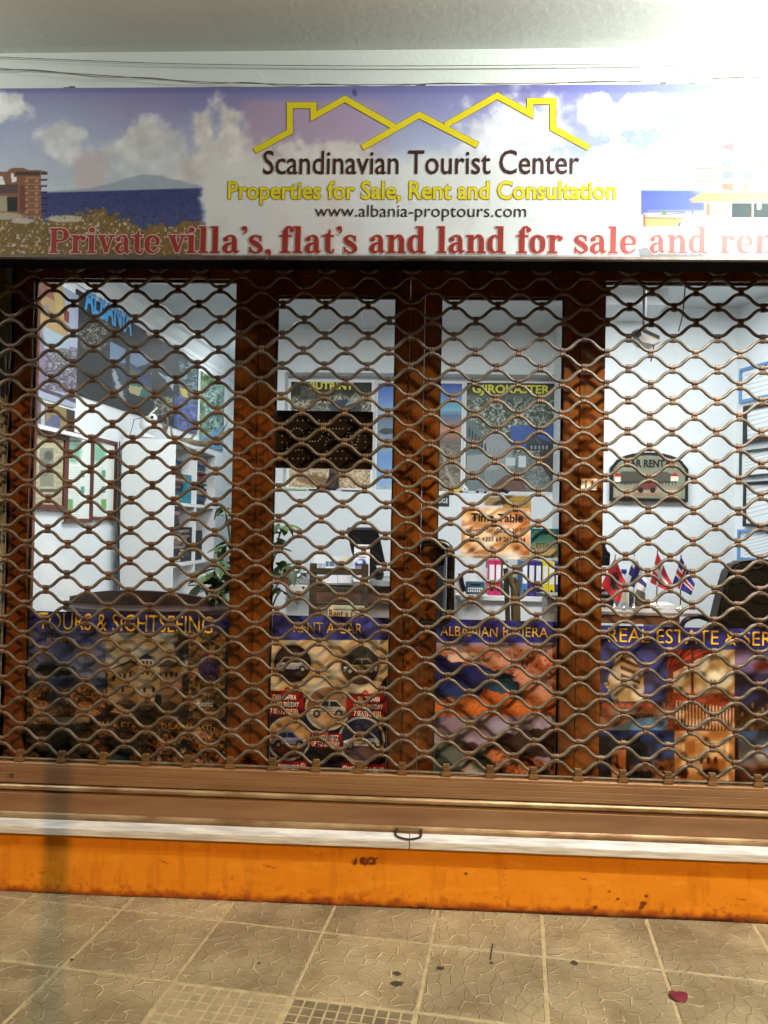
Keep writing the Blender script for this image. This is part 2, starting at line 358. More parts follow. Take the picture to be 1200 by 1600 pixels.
def slab_word(word, P, x0, x1, yb, yt, mat, mat2, parent, n0):
    ua, va = P.hit(x0, yb); ub, _ = P.hit(x1, yb); _, vt = P.hit((x0+x1)/2, yt); _, va = P.hit((x0+x1)/2, yb)
    tot = sum(SLAB[c][0] for c in word)-.06; sx = (ub-ua)/tot; sz = vt-va; o0 = wloc(parent)
    for g, mt, nm in ((.035, mat2, 'letter_outline'), (0, mat, 'slogan_letter')):
        x = -.02; k = 0
        for c in word:
            w, ops = SLAB[c]; mb = MB()
            for op in ops:
                n = n0+(0.0011 if g == 0 else 0)+k*0.00001; k += 1
                if op[0] == R_: pts = [(op[1]-g, op[2]-g), (op[3]+g, op[2]-g), (op[3]+g, op[4]+g), (op[1]-g, op[4]+g)]
                elif op[0] == D_: pts = [(op[1]+(op[3]+g)*1.05*math.cos(a*math.pi/8), op[2]+(op[3]+g)*math.sin(a*math.pi/8)) for a in range(16)]
                else:
                    sp = spline(op[1]); Lf, Rt = [], []
                    for i, q in enumerate(sp):
                        t = sp[min(i+1, len(sp)-1)][:2]-sp[max(i-1, 0)][:2]; t = t/(np.linalg.norm(t)+1e-9); nn = np.array((-t[1], t[0])); h = q[2]/2+g
                        e = (-t*g if i == 0 else t*g if i == len(sp)-1 else 0)
                        Lf.append(q[:2]+nn*h+e); Rt.append(q[:2]-nn*h+e)
                    base = len(mb.V)
                    for a_, b_ in zip(Lf, Rt):
                        mb.V.append(P.pt(ua+(x+b_[0])*sx, va+b_[1]*sz, n)); mb.V.append(P.pt(ua+(x+a_[0])*sx, va+a_[1]*sz, n))
                    for i in range(len(sp)-1): mb.F.append((base+2*i, base+2*i+2, base+2*i+3, base+2*i+1))
                    continue
                mb.add([P.pt(ua+(x+a[0])*sx, va+a[1]*sz, n) for a in pts], [tuple(range(len(pts)))])
            x += w; mb.build(nm, mt, parent)
# ------------------------------------------------------------------ shared materials
plaster = pmat('exterior_plaster', (224, 228, 222), 0.9, var=.03, scale=2.5, bump=.5, bscale=55)
soffit_m = pmat('soffit_plaster', (216, 217, 210), 0.95, var=.03, scale=3, bump=.55, bscale=38)
white_wall = pmat('office_wall_paint', (214, 222, 224), 0.85, var=.015, scale=2, bump=.05)
white_lam = pmat('white_laminate', (222, 226, 226), 0.45, var=.02, scale=3, bump=.0)
trim_w = pmat('white_cornice', (226, 230, 230), 0.7, var=.02, bump=.05)
ceil_m = pmat('office_ceiling_paint', (196, 204, 206), 0.9, var=.02, scale=2, bump=.04)
floor_m = pmat('office_floor', (120, 105, 90), 0.5, var=.1)
metal_dk = pmat('dark_steel', (52, 48, 44), 0.45, .7, var=.2, bump=.1)
black_m = pmat('black_plastic', (14, 14, 15), 0.35, var=.2, bump=.05)
black_g = pmat('black_gasket', (8, 8, 8), 0.6, var=.1, bump=0)
chrome = pmat('bright_metal', (190, 190, 186), 0.25, .9, var=.05, bump=.02)
paper = pmat('white_paper', (232, 234, 232), 0.7, var=.02, scale=12, bump=.04)
ink = pmat('black_ink', (22, 20, 20), 0.7, var=.1, bump=0)
glassm = glass_mat('window_glass')
SX0, SX1 = -1.9, 4.9
# ------------------------------------------------------------------ ground
road = MB().box((-60, -60, -0.16), (60, -3.95, -0.14)).build('road', pmat('asphalt', (62, 60, 58), .9, var=.2, scale=30, bump=.6, bscale=120)); tag(road, kind='structure')
kerb = MB().box((-20, -4.08, -0.15), (20, -3.93, 0.0)).build('kerb', pmat('kerb_stone', (150, 146, 138), .85, var=.1, scale=20, bump=.4)); tag(kerb, kind='structure')
mortar = pmat('mortar_bed', (164, 147, 110), .95, var=.14, scale=30, bump=.6, bscale=150)
pave = MB().box((-6, -3.93, -0.06), (8, 0.3, -0.0018)).build('pavement', mortar, bevel=0); tag(pave, kind='structure')

def tile_mat():
    m = bpy.data.materials.new('crazed_cement_tile'); m.use_nodes = True
    N = m.node_tree.nodes; L = m.node_tree.links; b = N['Principled BSDF']
    tc = N.new('ShaderNodeTexCoord'); oi = N.new('ShaderNodeObjectInfo')
    def vm(op, a, b_):
        n = N.new('ShaderNodeVectorMath'); n.operation = op
        for i, q in enumerate((a, b_)):
            if isinstance(q, tuple): n.inputs[i].default_value = q
            else: L.new(q, n.inputs[i])
        return n.outputs[0]
    def mt(op, a, b_=0.0, c_=None):
        n = N.new('ShaderNodeMath'); n.operation = op
        for i, q in enumerate((a, b_) if c_ is None else (a, b_, c_)):
            if isinstance(q, (int, float)): n.inputs[i].default_value = q
            else: L.new(q, n.inputs[i])
        return n.outputs[0]
    sh = N.new('ShaderNodeCombineXYZ'); L.new(mt('MULTIPLY', oi.outputs['Random'], 1.7), sh.inputs[0])
    co = vm('ADD', tc.outputs['Object'], sh.outputs[0])
    nz = N.new('ShaderNodeTexNoise'); nz.inputs['Scale'].default_value = 7; L.new(co, nz.inputs['Vector'])
    wob = vm('ADD', co, vm('MULTIPLY', nz.outputs['Color'], (.05, .05, 0)))
    mp = N.new('ShaderNodeMapping'); mp.inputs['Scale'].default_value = (18, 23, 0); L.new(wob, mp.inputs[0])
    vo = N.new('ShaderNodeTexVoronoi'); vo.feature = 'DISTANCE_TO_EDGE'; vo.voronoi_dimensions = '2D'; vo.inputs['Scale'].default_value = 1; vo.inputs['Randomness'].default_value = .95
    L.new(mp.outputs[0], vo.inputs['Vector'])
    n3 = N.new('ShaderNodeTexNoise'); n3.inputs['Scale'].default_value = 26; L.new(co, n3.inputs['Vector'])
    w = mt('ADD', mt('MULTIPLY', n3.outputs['Fac'], .27), -.055)
    vein = N.new('ShaderNodeMapRange'); vein.interpolation_type = 'SMOOTHSTEP'
    L.new(vo.outputs['Distance'], vein.inputs[0]); vein.inputs[1].default_value = 0; L.new(mt('MAXIMUM', w, .006), vein.inputs[2]); vein.inputs[3].default_value = 1; vein.inputs[4].default_value = 0
    n4 = N.new('ShaderNodeTexNoise'); n4.inputs['Scale'].default_value = 5.5; n4.inputs['Detail'].default_value = 5; L.new(co, n4.inputs['Vector'])
    cr = N.new('ShaderNodeValToRGB'); cr.color_ramp.elements[0].position = .3; cr.color_ramp.elements[1].position = .72
    cr.color_ramp.elements[0].color = (*lin((120, 104, 74)), 1); cr.color_ramp.elements[1].color = (*lin((150, 134, 102)), 1); L.new(n4.outputs['Fac'], cr.inputs[0])
    n5 = N.new('ShaderNodeTexNoise'); n5.inputs['Scale'].default_value = 160; n5.inputs['Detail'].default_value = 4; L.new(co, n5.inputs['Vector'])
    gr = N.new('ShaderNodeMapRange'); gr.inputs[3].default_value = .72; gr.inputs[4].default_value = 1.25; L.new(n5.outputs['Fac'], gr.inputs[0])
    mul = N.new('ShaderNodeVectorMath'); mul.operation = 'MULTIPLY'; L.new(cr.outputs[0], mul.inputs[0]); L.new(gr.outputs[0], mul.inputs[1])
    mx = N.new('ShaderNodeMix'); mx.data_type = 'RGBA'; L.new(mt('MULTIPLY', vein.outputs[0], .66), mx.inputs[0]); L.new(mul.outputs[0], mx.inputs[6]); mx.inputs[7].default_value = (*lin((198, 182, 142)), 1)
    hs = N.new('ShaderNodeHueSaturation'); mr = N.new('ShaderNodeMapRange'); mr.inputs[3].default_value = .86; mr.inputs[4].default_value = 1.1
    L.new(oi.outputs['Random'], mr.inputs[0]); L.new(mr.outputs[0], hs.inputs['Value']); 
    ge = N.new('ShaderNodeNewGeometry'); n6 = N.new('ShaderNodeTexNoise'); n6.inputs['Scale'].default_value = 1.9; n6.inputs['Detail'].default_value = 6; n6.inputs['Roughness'].default_value = .65; L.new(ge.outputs['Position'], n6.inputs['Vector'])
    st = N.new('ShaderNodeMapRange'); st.inputs[1].default_value = .38; st.inputs[2].default_value = .62; st.inputs[3].default_value = .68; st.inputs[4].default_value = 1.08; L.new(n6.outputs['Fac'], st.inputs[0])
    m2 = N.new('ShaderNodeVectorMath'); m2.operation = 'MULTIPLY'; L.new(mx.outputs[2], m2.inputs[0]); L.new(st.outputs[0], m2.inputs[1]); L.new(m2.outputs[0], hs.inputs['Color'])
    L.new(hs.outputs[0], b.inputs['Base Color'])
    hh = mt('ADD', mt('MULTIPLY', vein.outputs[0], 1.0), mt('MULTIPLY', n5.outputs['Fac'], .35))
    bp = N.new('ShaderNodeBump'); bp.inputs['Strength'].default_value = 1; bp.inputs['Distance'].default_value = .005; L.new(hh, bp.inputs['Height']); L.new(bp.outputs[0], b.inputs['Normal'])
    rr = N.new('ShaderNodeMapRange'); rr.inputs[3].default_value = .38; rr.inputs[4].default_value = .75; L.new(n4.outputs['Fac'], rr.inputs[0]); L.new(rr.outputs[0], b.inputs['Roughness'])
    return m
TM = tile_mat()
TO = np.array((.423, -.1853)); TA = -.12284; TS = .4
tca, tsa = math.cos(TA), math.sin(TA)
def tile_pt(i, j): return TO+TS*np.array((i*tca+j*tsa, i*tsa-j*tca))
def bev_tile(h=TS/2-.0048, b=.004, t=.02):
    V = [(sx*h, sy*h, -t) for sx, sy in ((-1, -1), (1, -1), (1, 1), (-1, 1))]+[(sx*h, sy*h, -b*.7) for sx, sy in ((-1, -1), (1, -1), (1, 1), (-1, 1))]+[(sx*(h-b), sy*(h-b), 0) for sx, sy in ((-1, -1), (1, -1), (1, 1), (-1, 1))]
    Fc = [(8, 9, 10, 11)]+[(a+i, a+(i+1) % 4, a+4+(i+1) % 4, a+4+i) for a in (0, 4) for i in range(4)]
    return V, Fc
tile_me = mesh_from('tile', *bev_tile(), TM)
def grid_tile():
    V, Fc = bev_tile(); mb = MB(); V = [(x, y, z-(.004 if z > -.01 else 0)) for x, y, z in V]; mb.add(V, Fc)
    n = 10; s = .385/n
    for a in range(n):
        for b_ in range(n):
            x, y = -.1925+(a+.5)*s, -.1925+(b_+.5)*s; h, k = s*.45, s*.38
            mb.add([(x-h, y-h, -.004), (x+h, y-h, -.004), (x+h, y+h, -.004), (x-h, y+h, -.004), (x-k, y-k, 0), (x+k, y-k, 0), (x+k, y+k, 0), (x-k, y+k, 0)],
                   [(4, 5, 6, 7), (0, 1, 5, 4), (1, 2, 6, 5), (2, 3, 7, 6), (3, 0, 4, 7)])
    return mb
grid_me = mesh_from('tactile_tile', grid_tile().V, grid_tile().F, pmat('grey_grid_tile', (146, 130, 98), .7, var=.12, scale=12, bump=.5, bscale=150, rnd=.1))
grid_dk = mesh_from('tactile_tile', grid_tile().V, grid_tile().F, pmat('dark_grid_tile', (116, 102, 76), .6, var=.2, scale=12, bump=.5, bscale=150, rnd=.1))
pl0 = wloc(pave)
for i in range(-6, 11):
    for j in range(-1, 9):
        c = tile_pt(i+.5, j+.5)
        if c[1] > .14 or c[1] < -3.75: continue
        me = tile_me; nm = 'tile'
        if j == 1 and i == 1: me, nm = grid_me, 'grid_tile'
        if j == 1 and i == 2: me, nm = grid_dk, 'grid_tile'
        o = link(nm, me, pave, np.array((c[0], c[1], random.uniform(-.0012, .0012)))-pl0)
        o.rotation_euler = (random.uniform(-.002, .002), random.uniform(-.002, .002), TA+random.choice((0, 0, 1, 2, 3))*math.pi/2*(me is tile_me)+random.uniform(-.003, .003))
for px, py, r in ((620, 1522, .012), (621, 1538, .017), (897, 1505, .012), (688, 1513, .010), (768, 1505, .006), (112, 1500, .006), (405, 1506, .006)):
    d = ray(px, py); p = C+d*(-C[2]/d[2])
    n = 11; V = [(p[0]+r*random.uniform(.7, 1.2)*math.cos(2*math.pi*k/n)*1.3, p[1]+r*random.uniform(.7, 1.2)*math.sin(2*math.pi*k/n), .0025) for k in range(n)]
    MB().add(V, [tuple(range(n))]).build('gum_stain', pmat('old_gum', (52, 44, 34), .7, var=.1, bump=0), pave)
# ------------------------------------------------------------------ building shell
shop = thing('shop_building', 'plastered ground floor shop with orange plinth and marble sill under a balcony', 'shop', (1.5, 0, 0))
def part(mb, name, mat, parent=None, **k): return mb.build(name, mat, parent or shop, **k)
ZS = 3.46
part(MB().box((-6, -2.15, ZS), (8, .3, ZS+.25)), 'balcony_soffit', soffit_m)
part(MB().box((-6, .0, 2.76), (8, .3, ZS)), 'upper_wall', plaster)
part(MB().box((-6, -.0, 0), (-.33, .3, 2.76)), 'side_wall', plaster); part(MB().box((4.6, 0, 0), (8, .3, 2.76)), 'side_wall', plaster)
# plinth with painted wear
PP = face(-.08); pc = Cv(PP, (-1.2, 4.2, 0.001, .24), .55)
pc.fill((222, 138, 24))
pc.put(fbm(pc.x, pc.y, 90, 5)*.5, (216, 128, 18)); pc.put(sst(.5, .75, fbm(pc.x, pc.y, 26, 9))*.35, (224, 144, 32))
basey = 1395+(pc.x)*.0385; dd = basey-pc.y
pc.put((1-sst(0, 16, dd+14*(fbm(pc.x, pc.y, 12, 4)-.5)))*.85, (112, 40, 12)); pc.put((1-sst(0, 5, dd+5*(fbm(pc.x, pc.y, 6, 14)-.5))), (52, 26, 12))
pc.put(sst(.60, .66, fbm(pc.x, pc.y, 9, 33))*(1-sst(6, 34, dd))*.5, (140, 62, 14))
pc.put(sst(.56, .72, fbm(pc.x, pc.y*.18, 13, 61))*.16, (150, 78, 18)); pc.put(sst(.6, .7, fbm(pc.x*.3, pc.y, 10, 71))*.22, (240, 170, 60)); pc.put(sst(.7, .74, fbm(pc.x, pc.y, 3.2, 81, 2))*.3*sst(.55, .7, fbm(pc.x, pc.y, 60, 83)), (130, 76, 26))
topd = dd*(-1)+ (1395-1302)+ .0
m = np.exp(-(((pc.x-572)/30)**2+((pc.y-1346)/9)**2))*fbm(pc.x, pc.y, 5, 21); pc.put(sst(.3, .42, m), (110, 56, 26))
for cx, cy, r in ((930, 1418, 4), (1005, 1412, 5), (1010, 1400, 3), (728, 1365, 3), (790, 1357, 1.5), (363, 1372, 1.5), (548, 1360, 1.5), (965, 1405, 3), (952, 1393, 3), (1002, 1418, 4)): pc.ell(cx, cy, r, r*.7, (84, 36, 14), .8, .3, .3)
for x0, y0, x1, y1 in ((905, 1372, 918, 1375), (412, 1352, 430, 1356), (1150, 1404, 1164, 1406), (250, 1345, 262, 1349)): pc.line([(x0, y0), (x1, y1)], 1.4, (120, 54, 14), .8)
pc.build('plinth_face', shop, print_mat('orange_plinth_paint', .75, .25, .15))
part(MB().box((-6, -.079, 0), (8, .12, .238)), 'plinth_core', pmat('plinth_render', (170, 84, 14), .8, var=.1, bump=.3))
# marble sill slabs
marble = pmat('veined_marble', (218, 216, 212), .4, var=.05, scale=16, c2=(178, 176, 174), stretch=(.5, 2, 8), bump=.05, bscale=90)
for x0, x1 in ((-2.2, -.62), (-.617, 1.527), (1.53, 3.68), (3.683, 5.2)):
    part(MB().box((x0, -.102, .241), (x1, .1, .27)), 'marble_slab', marble, bevel=.002)
grime = pmat('dirty_joint', (58, 36, 18), .9, var=.3, scale=14, bump=.4)
part(MB().box((-2.2, -.0835, .2385), (5.2, -.078, .2408)), 'sill_joint', grime)
# office shell
L0 = at(168, 442, 2.0); A0 = np.array((-.455, 1.64)); B0 = np.array((-.297, 4.29)); wd = (B0-A0)/np.linalg.norm(B0-A0)
def wallx(y): return A0[0]+(y-A0[1])*wd[0]/wd[1]
ZC, ZF = 3.0, .24
def wall_quad(name, p0, p1, z0, z1, mat, th=.06):
    p0, p1 = np.array(p0, float), np.array(p1, float); d = (p1-p0)/np.linalg.norm(p1-p0); n = np.array((-d[1], d[0]))
    q = [p0, p1, p1+n*th, p0+n*th]; mb = MB()
    mb.add([(a[0], a[1], z) for z in (z0, z1) for a in q], [(0, 3, 2, 1), (4, 5, 6, 7), (0, 1, 5, 4), (1, 2, 6, 5), (2, 3, 7, 6), (3, 0, 4, 7)])
    return part(mb, name, mat)
wall_quad('left_office_wall', (wallx(.16), .16), (wallx(4.7), 4.7), ZF, ZC, white_wall)
part(MB().box((-.5, 4.36, ZF), (1.2, 4.44, ZC)), 'alcove_wall', white_wall)
YB, YN = 2.75, 2.9
xl = at(405, 700, YB)[0]; xn = at(443, 700, YB)[0]; z_nt = at(600, 583, YB)[2]; z_nb = at(600, 768, YB)[2]; xr = 2.62
bw = MB().box((xl, YB, ZF), (xr, YN+.2, z_nb)).box((xl, YB, z_nt), (xr, YN+.2, ZC)).box((xl, YB, z_nb), (xn, YN+.2, z_nt)).box((xn, YN, z_nb), (xr, YN+.2, z_nt))
part(bw, 'back_office_wall', white_wall)
part(MB().box((xl, YN+.2, ZF), (xl+.06, 4.36, ZC)), 'partition_wall', white_wall)
part(MB().box((2.60, 2.1, ZF), (3.66, 2.18, ZC)).box((2.54, 2.1, ZF), (2.60, YB, ZC)), 'back_office_wall', white_wall)
RW0 = np.array((at(1150, 700, 2.1)[0], 2.1)); rwd = np.array((math.sin(math.radians(16.9)), -math.cos(math.radians(16.9))))
wall_quad('right_office_wall', RW0+rwd*2.05, RW0-rwd*.02, ZF, ZC, white_wall, -.06)
part(MB().box((-.7, .3, ZF-.05), (4.6, 4.4, ZF)), 'office_floor', floor_m)
part(MB().box((-.7, .13, ZC), (4.6, 4.45, ZC+.1)), 'office_ceiling', ceil_m)
part(MB().box((2.62, 1.7, ZC-.10), (3.05, 2.1, ZC)), 'ceiling_beam', ceil_m)
co = MB(); 
prof = [(0, 0), (0, -.13), (.012, -.13), (.02, -.1), (.05, -.07), (.075, -.03), (.11, -.02), (.11, 0)]
for (ya, yb) in ((.3, 4.3),):
    V = []
    for y in (ya, yb): V += [(wallx(y)+a, y, ZC+b-.001) for a, b in prof]
    k = len(prof); co.add(V, [(i, i+1, i+1+k, i+k) for i in range(k-1)])
part(co, 'cornice', trim_w)
part(MB().box((1.1, .9, ZC-.004), (1.106, 2.7, ZC-.0005)).box((1.42, .9, ZC-.004), (1.426, 2.7, ZC-.0005)), 'ceiling_white_line', white_lam)  # two thin white lines drawn along the ceiling

# ------------------------------------------------------------------ shop front frames and glass
def wood_mat(name, c1, c2, rough=.22):
    m = bpy.data.materials.new(name); m.use_nodes = True
    N = m.node_tree.nodes; L = m.node_tree.links; b = N['Principled BSDF']
    tc = N.new('ShaderNodeTexCoord'); mp = N.new('ShaderNodeMapping'); mp.inputs['Scale'].default_value = (3, 3, 1.2); L.new(tc.outputs['Object'], mp.inputs[0])
    n = N.new('ShaderNodeTexNoise'); n.inputs['Scale'].default_value = 1.4; n.inputs['Detail'].default_value = 3; n.inputs['Distortion'].default_value = 1.2; L.new(mp.outputs[0], n.inputs['Vector'])
    mp2 = N.new('ShaderNodeMapping'); mp2.inputs['Scale'].default_value = (160, 160, 3); L.new(tc.outputs['Object'], mp2.inputs[0])
    n2 = N.new('ShaderNodeTexNoise'); n2.inputs['Scale'].default_value = 1; n2.inputs['Detail'].default_value = 2; L.new(mp2.outputs[0], n2.inputs['Vector'])
    ad = N.new('ShaderNodeMath'); ad.operation = 'MULTIPLY_ADD'; ad.inputs[1].default_value = .35; L.new(n2.outputs['Fac'], ad.inputs[0]); L.new(n.outputs['Fac'], ad.inputs[2])
    r = N.new('ShaderNodeValToRGB'); r.color_ramp.elements[0].position = .5; r.color_ramp.elements[1].position = .8
    r.color_ramp.elements[0].color = (*lin(c2), 1); r.color_ramp.elements[1].color = (*lin(c1), 1); L.new(ad.outputs[0], r.inputs[0]); L.new(r.outputs[0], b.inputs['Base Color'])
    b.inputs['Roughness'].default_value = rough; b.inputs['Coat Weight'].default_value = .4; b.inputs['Coat Roughness'].default_value = .15
    n3 = N.new('ShaderNodeTexNoise'); n3.inputs['Scale'].default_value = 7; L.new(tc.outputs['Object'], n3.inputs['Vector'])
    bp = N.new('ShaderNodeBump'); bp.inputs['Strength'].default_value = .08; bp.inputs['Distance'].default_value = .02; L.new(n3.outputs['Fac'], bp.inputs['Height']); L.new(bp.outputs[0], b.inputs['Normal'])
    return m
WOODM = wood_mat('woodgrain_aluminium', (116, 62, 18), (74, 38, 12))
front = thing('glazed_entrance', 'brown woodgrain shop front with two fixed windows either side of a glazed double door', 'shop front', (1.5, .1, .27))
YF = .09; FP = face(YF); YG = .125
xs = {k: at(k, 650, YF)[0] for k in (18, 47, 365, 402, 428, 616, 638, 661, 686, 880, 905, 944)}
ZT = at(600, 442, YG)[2]; ZD = at(560, 466, YG)[2]; ZB = .27
def member(name, a, b, z0, z1, y0=YF, y1=.16, parent=None): return MB().box((a, y0, z0), (b, y1, z1)).build(name, WOODM, parent or front, bevel=.0025)
member('jamb', xs[18], xs[47], ZB, ZT); member('mullion', xs[365], xs[402]-.001, ZB, ZT); member('mullion', xs[905]+.001, xs[944], ZB, ZT)
member('jamb', 4.2, 4.4, ZB, ZT)
member('head_rail', xs[18], 4.4, ZT+.001, 2.76, .085)
member('sill_rail', xs[47], xs[365], ZB, .44); member('sill_rail', xs[944], 4.2, ZB, .44)
door = MB().box((xs[402], YF, ZB), (xs[428], .155, ZD)).build('door_leaf', WOODM, front, bevel=.002)
def dm(nm, a, b, z0, z1, par): return MB().box((a, YF+.001, z0), (b, .154, z1)).build(nm, WOODM, par, bevel=.002)
dm('lock_stile', xs[616], xs[638]-.001, ZB, ZD, door); dm('top_rail', xs[402], xs[638]-.001, ZD+.001, ZT, door); dm('bottom_rail', xs[428], xs[616], ZB, .44, door)
door2 = MB().box((xs[880], YF, ZB), (xs[905]-.001, .155, ZD)).build('door_leaf', WOODM, front, bevel=.002)
dm('lock_stile', xs[661]+.001, xs[686], ZB, ZD, door2); dm('top_rail', xs[638]+.001, xs[905]-.001, ZD+.001, ZT, door2); dm('bottom_rail', xs[686], xs[880], ZB, .44, door2)
MB().box((xs[638], YF-.006, ZB), (xs[661], .15, ZD)).build('meeting_strip', WOODM, door2, bevel=.003)
def pane(a, b, z1, par):
    MB().box((a, YG, .44), (b, YG+.005, z1)).build('glass_pane', glassm, par)
    g = .006; MB().box((a, YG-.012, .44), (a+g, YG-.001, z1)).box((b-g, YG-.012, .44), (b, YG-.001, z1)).box((a+g, YG-.012, z1-g), (b-g, YG-.001, z1)).build('gasket', black_g, par)
pane(xs[47], xs[365], ZT, front); pane(xs[428], xs[616], ZD, door); pane(xs[686], xs[880], ZD, door2); pane(xs[944], 4.2, ZT, front)
# door pull: a rounded black bar frame
hp = face(YF-.055); pts = []
hu0, hu1, hv0, hv1 = hp.rect(663, 848, 704, 974)
path = [(hu0+.0, hv1), (hu1-.05, hv1)]+[(hu1-.05+.05*math.cos(a), hv1-.05+.05*math.sin(a)) for a in np.linspace(math.pi/2, 0, 6)]+[(hu1, hv0+.05)]+[(hu1-.05+.05*math.cos(a), hv0+.05+.05*math.sin(a)) for a in np.linspace(0, -math.pi/2, 6)]+[(hu0, hv0)]
w3 = [hp.pt(u, v) for u, v in path]; w3 = [np.array((w3[0][0]-.004, YF, w3[0][2]))]+w3+[np.array((w3[-1][0]-.004, YF, w3[-1][2]))]
MB().tube(w3, .0165, 10).build('door_handle', black_m, door2, smooth=True)
u0, u1, v0, v1 = face(YF-.03).rect(682, 852, 695, 884); MB().box((u0, YF-.03, v0), (u1, YF, v1)).build('lock_plate', black_m, door2, bevel=.004)
# crumpled strip of clear sheet at the left edge, and guide channel
MB().box((-.40, .102, ZB), (xs[18]-.001, .158, 2.76)).build('jamb_backing', metal_dk, front)
gx = at(-16, 700, .02)[0]
guide = MB().box((gx-.06, -.03, .27), (gx-.006, .06, 2.76)).build('guide_channel', metal_dk, None); 
# ------------------------------------------------------------------ rolling grille
gr = thing('roller_grille', 'bronze wavy link rolling security grille lowered over the whole shop front', 'shutter', (1.5, 0, .24))
guide.parent = gr; guide.location = guide.location-gr.location
PA, PB_, PZ = .0879, .0628, 2.4661      # half pitch across, row step, first row height
off = .0092; amp = (PB_-2*off)/2
GX0, GX1 = gx-.004, 3.75
rodm = pmat('bronze_rod', (108, 99, 85), .5, .15, var=.16, scale=14, bump=.25, bscale=260, c2=(74, 60, 45), rnd=.14)
clipm = pmat('copper_clip', (108, 84, 62), .5, .25, var=.2, scale=30, bump=.2, bscale=300, c2=(72, 48, 32), rnd=.22)
def rod_mesh(phase, seed=0):
    rj = random.Random(seed); w = [(rj.uniform(.6, 6), rj.uniform(0, 6), rj.uniform(.0003, .0009)) for _ in range(5)]
    xs_ = np.arange(GX0, GX1, PA/9); P_ = []; R__ = []
    for x in xs_:
        t = math.pi*(x/PA)+math.pi*phase; z = (math.cos(t)-.075*math.cos(3*t))/.925; sl = -math.sin(t)
        P_.append((x, .0015*math.sin(t)+sum(c*math.sin(a*x*1.3+b+1) for a, b, c in w), amp*z+.7*sum(c*math.sin(a*x+b) for a, b, c in w))); R__.append(.0066*(1+.12*max(0, sl)))
    return MB().tube(P_, R__, 8, sq=(1, 1))
rods = []
for ph in (0, 1, 0, 1, 0, 1, 0, 1):
    V = rod_mesh(ph, len(rods)); me = mesh_from('grille_rod', V.V, V.F, rodm, True); rods.append(me)
g0 = np.array(gr.location)
for r in range(-4, 31):
    # rod between node rows r and r+1: crest at nodes of row r (columns with c+r even)
    me = rods[(0 if r % 2 == 0 else 1)+2*random.randrange(4)]
    o = link('grille_rod', me, gr, np.array((0, 0, PZ-(r+.5)*PB_))-g0)
    o.location[2] += random.uniform(-.0008, .0008); o.rotation_euler = (0, random.uniform(-.0005, .0005), 0)
def clip_mesh():
    mb = MB(); rings = [(-.0102, .84), (-.0098, 1), (-.0050, 1.0), (-.0044, .84), (-.0022, .84), (-.0016, 1), (.0016, 1), (.0022, .84), (.0044, .84), (.0050, 1), (.0098, 1), (.0102, .84)]
    k = 16; CS = [(.0088, .004), (.0096, .0092), (.0088, .0142), (.0052, .0180), (0, .0190), (-.0052, .0180), (-.0088, .0142), (-.0096, .0092), (-.0088, .004), (-.0042, 0), (-.0088, -.004), (-.0096, -.0092), (-.0070, -.0165), (0, -.0190), (.0070, -.0165), (.0096, -.0092)]
    for x, s in rings:
        for a in range(k):
            yy, zz = CS[a]; mb.V.append(np.array((x, yy*s, zz*(1-(1-s)*.4))))
    for i in range(len(rings)-1):
        for a in range(k): mb.F.append((i*k+a, i*k+(a+1) % k, (i+1)*k+(a+1) % k, (i+1)*k+a))
    mb.F.append(tuple(range(k))); mb.F.append(tuple(range((len(rings)-1)*k, len(rings)*k)))
    return mb
cmb = clip_mesh(); clip_me = mesh_from('clip', cmb.V, cmb.F, clipm, True)
nodes = []
for r in range(-4, 31):
    for c in range(-6, 43):
        if (c+r) % 2: continue
        x = c*PA; z = PZ-r*PB_
        if x < GX0+.02 or x > GX1-.02: continue
        px, py = project(x, 0, z); nodes.append((math.dist((x, 0, z), C), x, z, -20 < px < 1220 and 405 < py < 1230))
near = sorted([q for q in nodes if q[3]])[:290]; ns = set(id(q) for q in near)
rest = MB()
for q in nodes:
    jx, jz = random.uniform(-.0012, .0012), random.uniform(-.0008, .0008)
    if id(q) in ns:
        o = link('clip', clip_me, gr, np.array((q[1]+jx, 0, q[2]+jz))-g0); o.rotation_euler = (0, random.uniform(-.05, .05), 0)
    else: rest.add([v+np.array((q[1]+jx, 0, q[2]+jz)) for v in cmb.V], cmb.F)
tag(rest.build('clips', clipm, gr, smooth=True), kind='stuff')
# bottom row: hooks down to the rail
ZR = .506
hm = MB()
hook = MB().box((-.013, -.010, -.004), (.013, .010, PZ-31*PB_+.020-ZR)).box((-.020, -.014, -.010), (.020, .014, .005)).box((-.0135, -.0115, .012), (.0135, .0115, .017)).box((-.0135, -.0115, .024), (.0135, .0115, .028))
hook_me = mesh_from('rail_hook', hook.V, hook.F, pmat('worn_hook_metal', (128, 98, 62), .5, .35, var=.2, scale=30, bump=.3, rnd=.15))
for c in range(-5, 43, 2):
    x = c*PA
    if GX0+.02 < x < GX1: link('rail_hook', hook_me, gr, np.array((x+random.uniform(-.002, .002), 0, ZR+.006))-g0)
MB().tube([(GX0, 0, ZR+.004), (GX1, 0, ZR+.004)], .0052, 8).build('hanging_bar', rodm, gr, smooth=True)
railm = pmat('brown_painted_rail', (146, 112, 78), .5, .25, var=.14, scale=5, bump=.35, bscale=160, c2=(126, 92, 64), stretch=(.35, 1, 3))
railm2 = pmat('worn_rail_edge', (168, 146, 114), .4, .4, var=.22, scale=16, bump=.3, bscale=120, c2=(120, 90, 58), stretch=(.4, 1, 1))
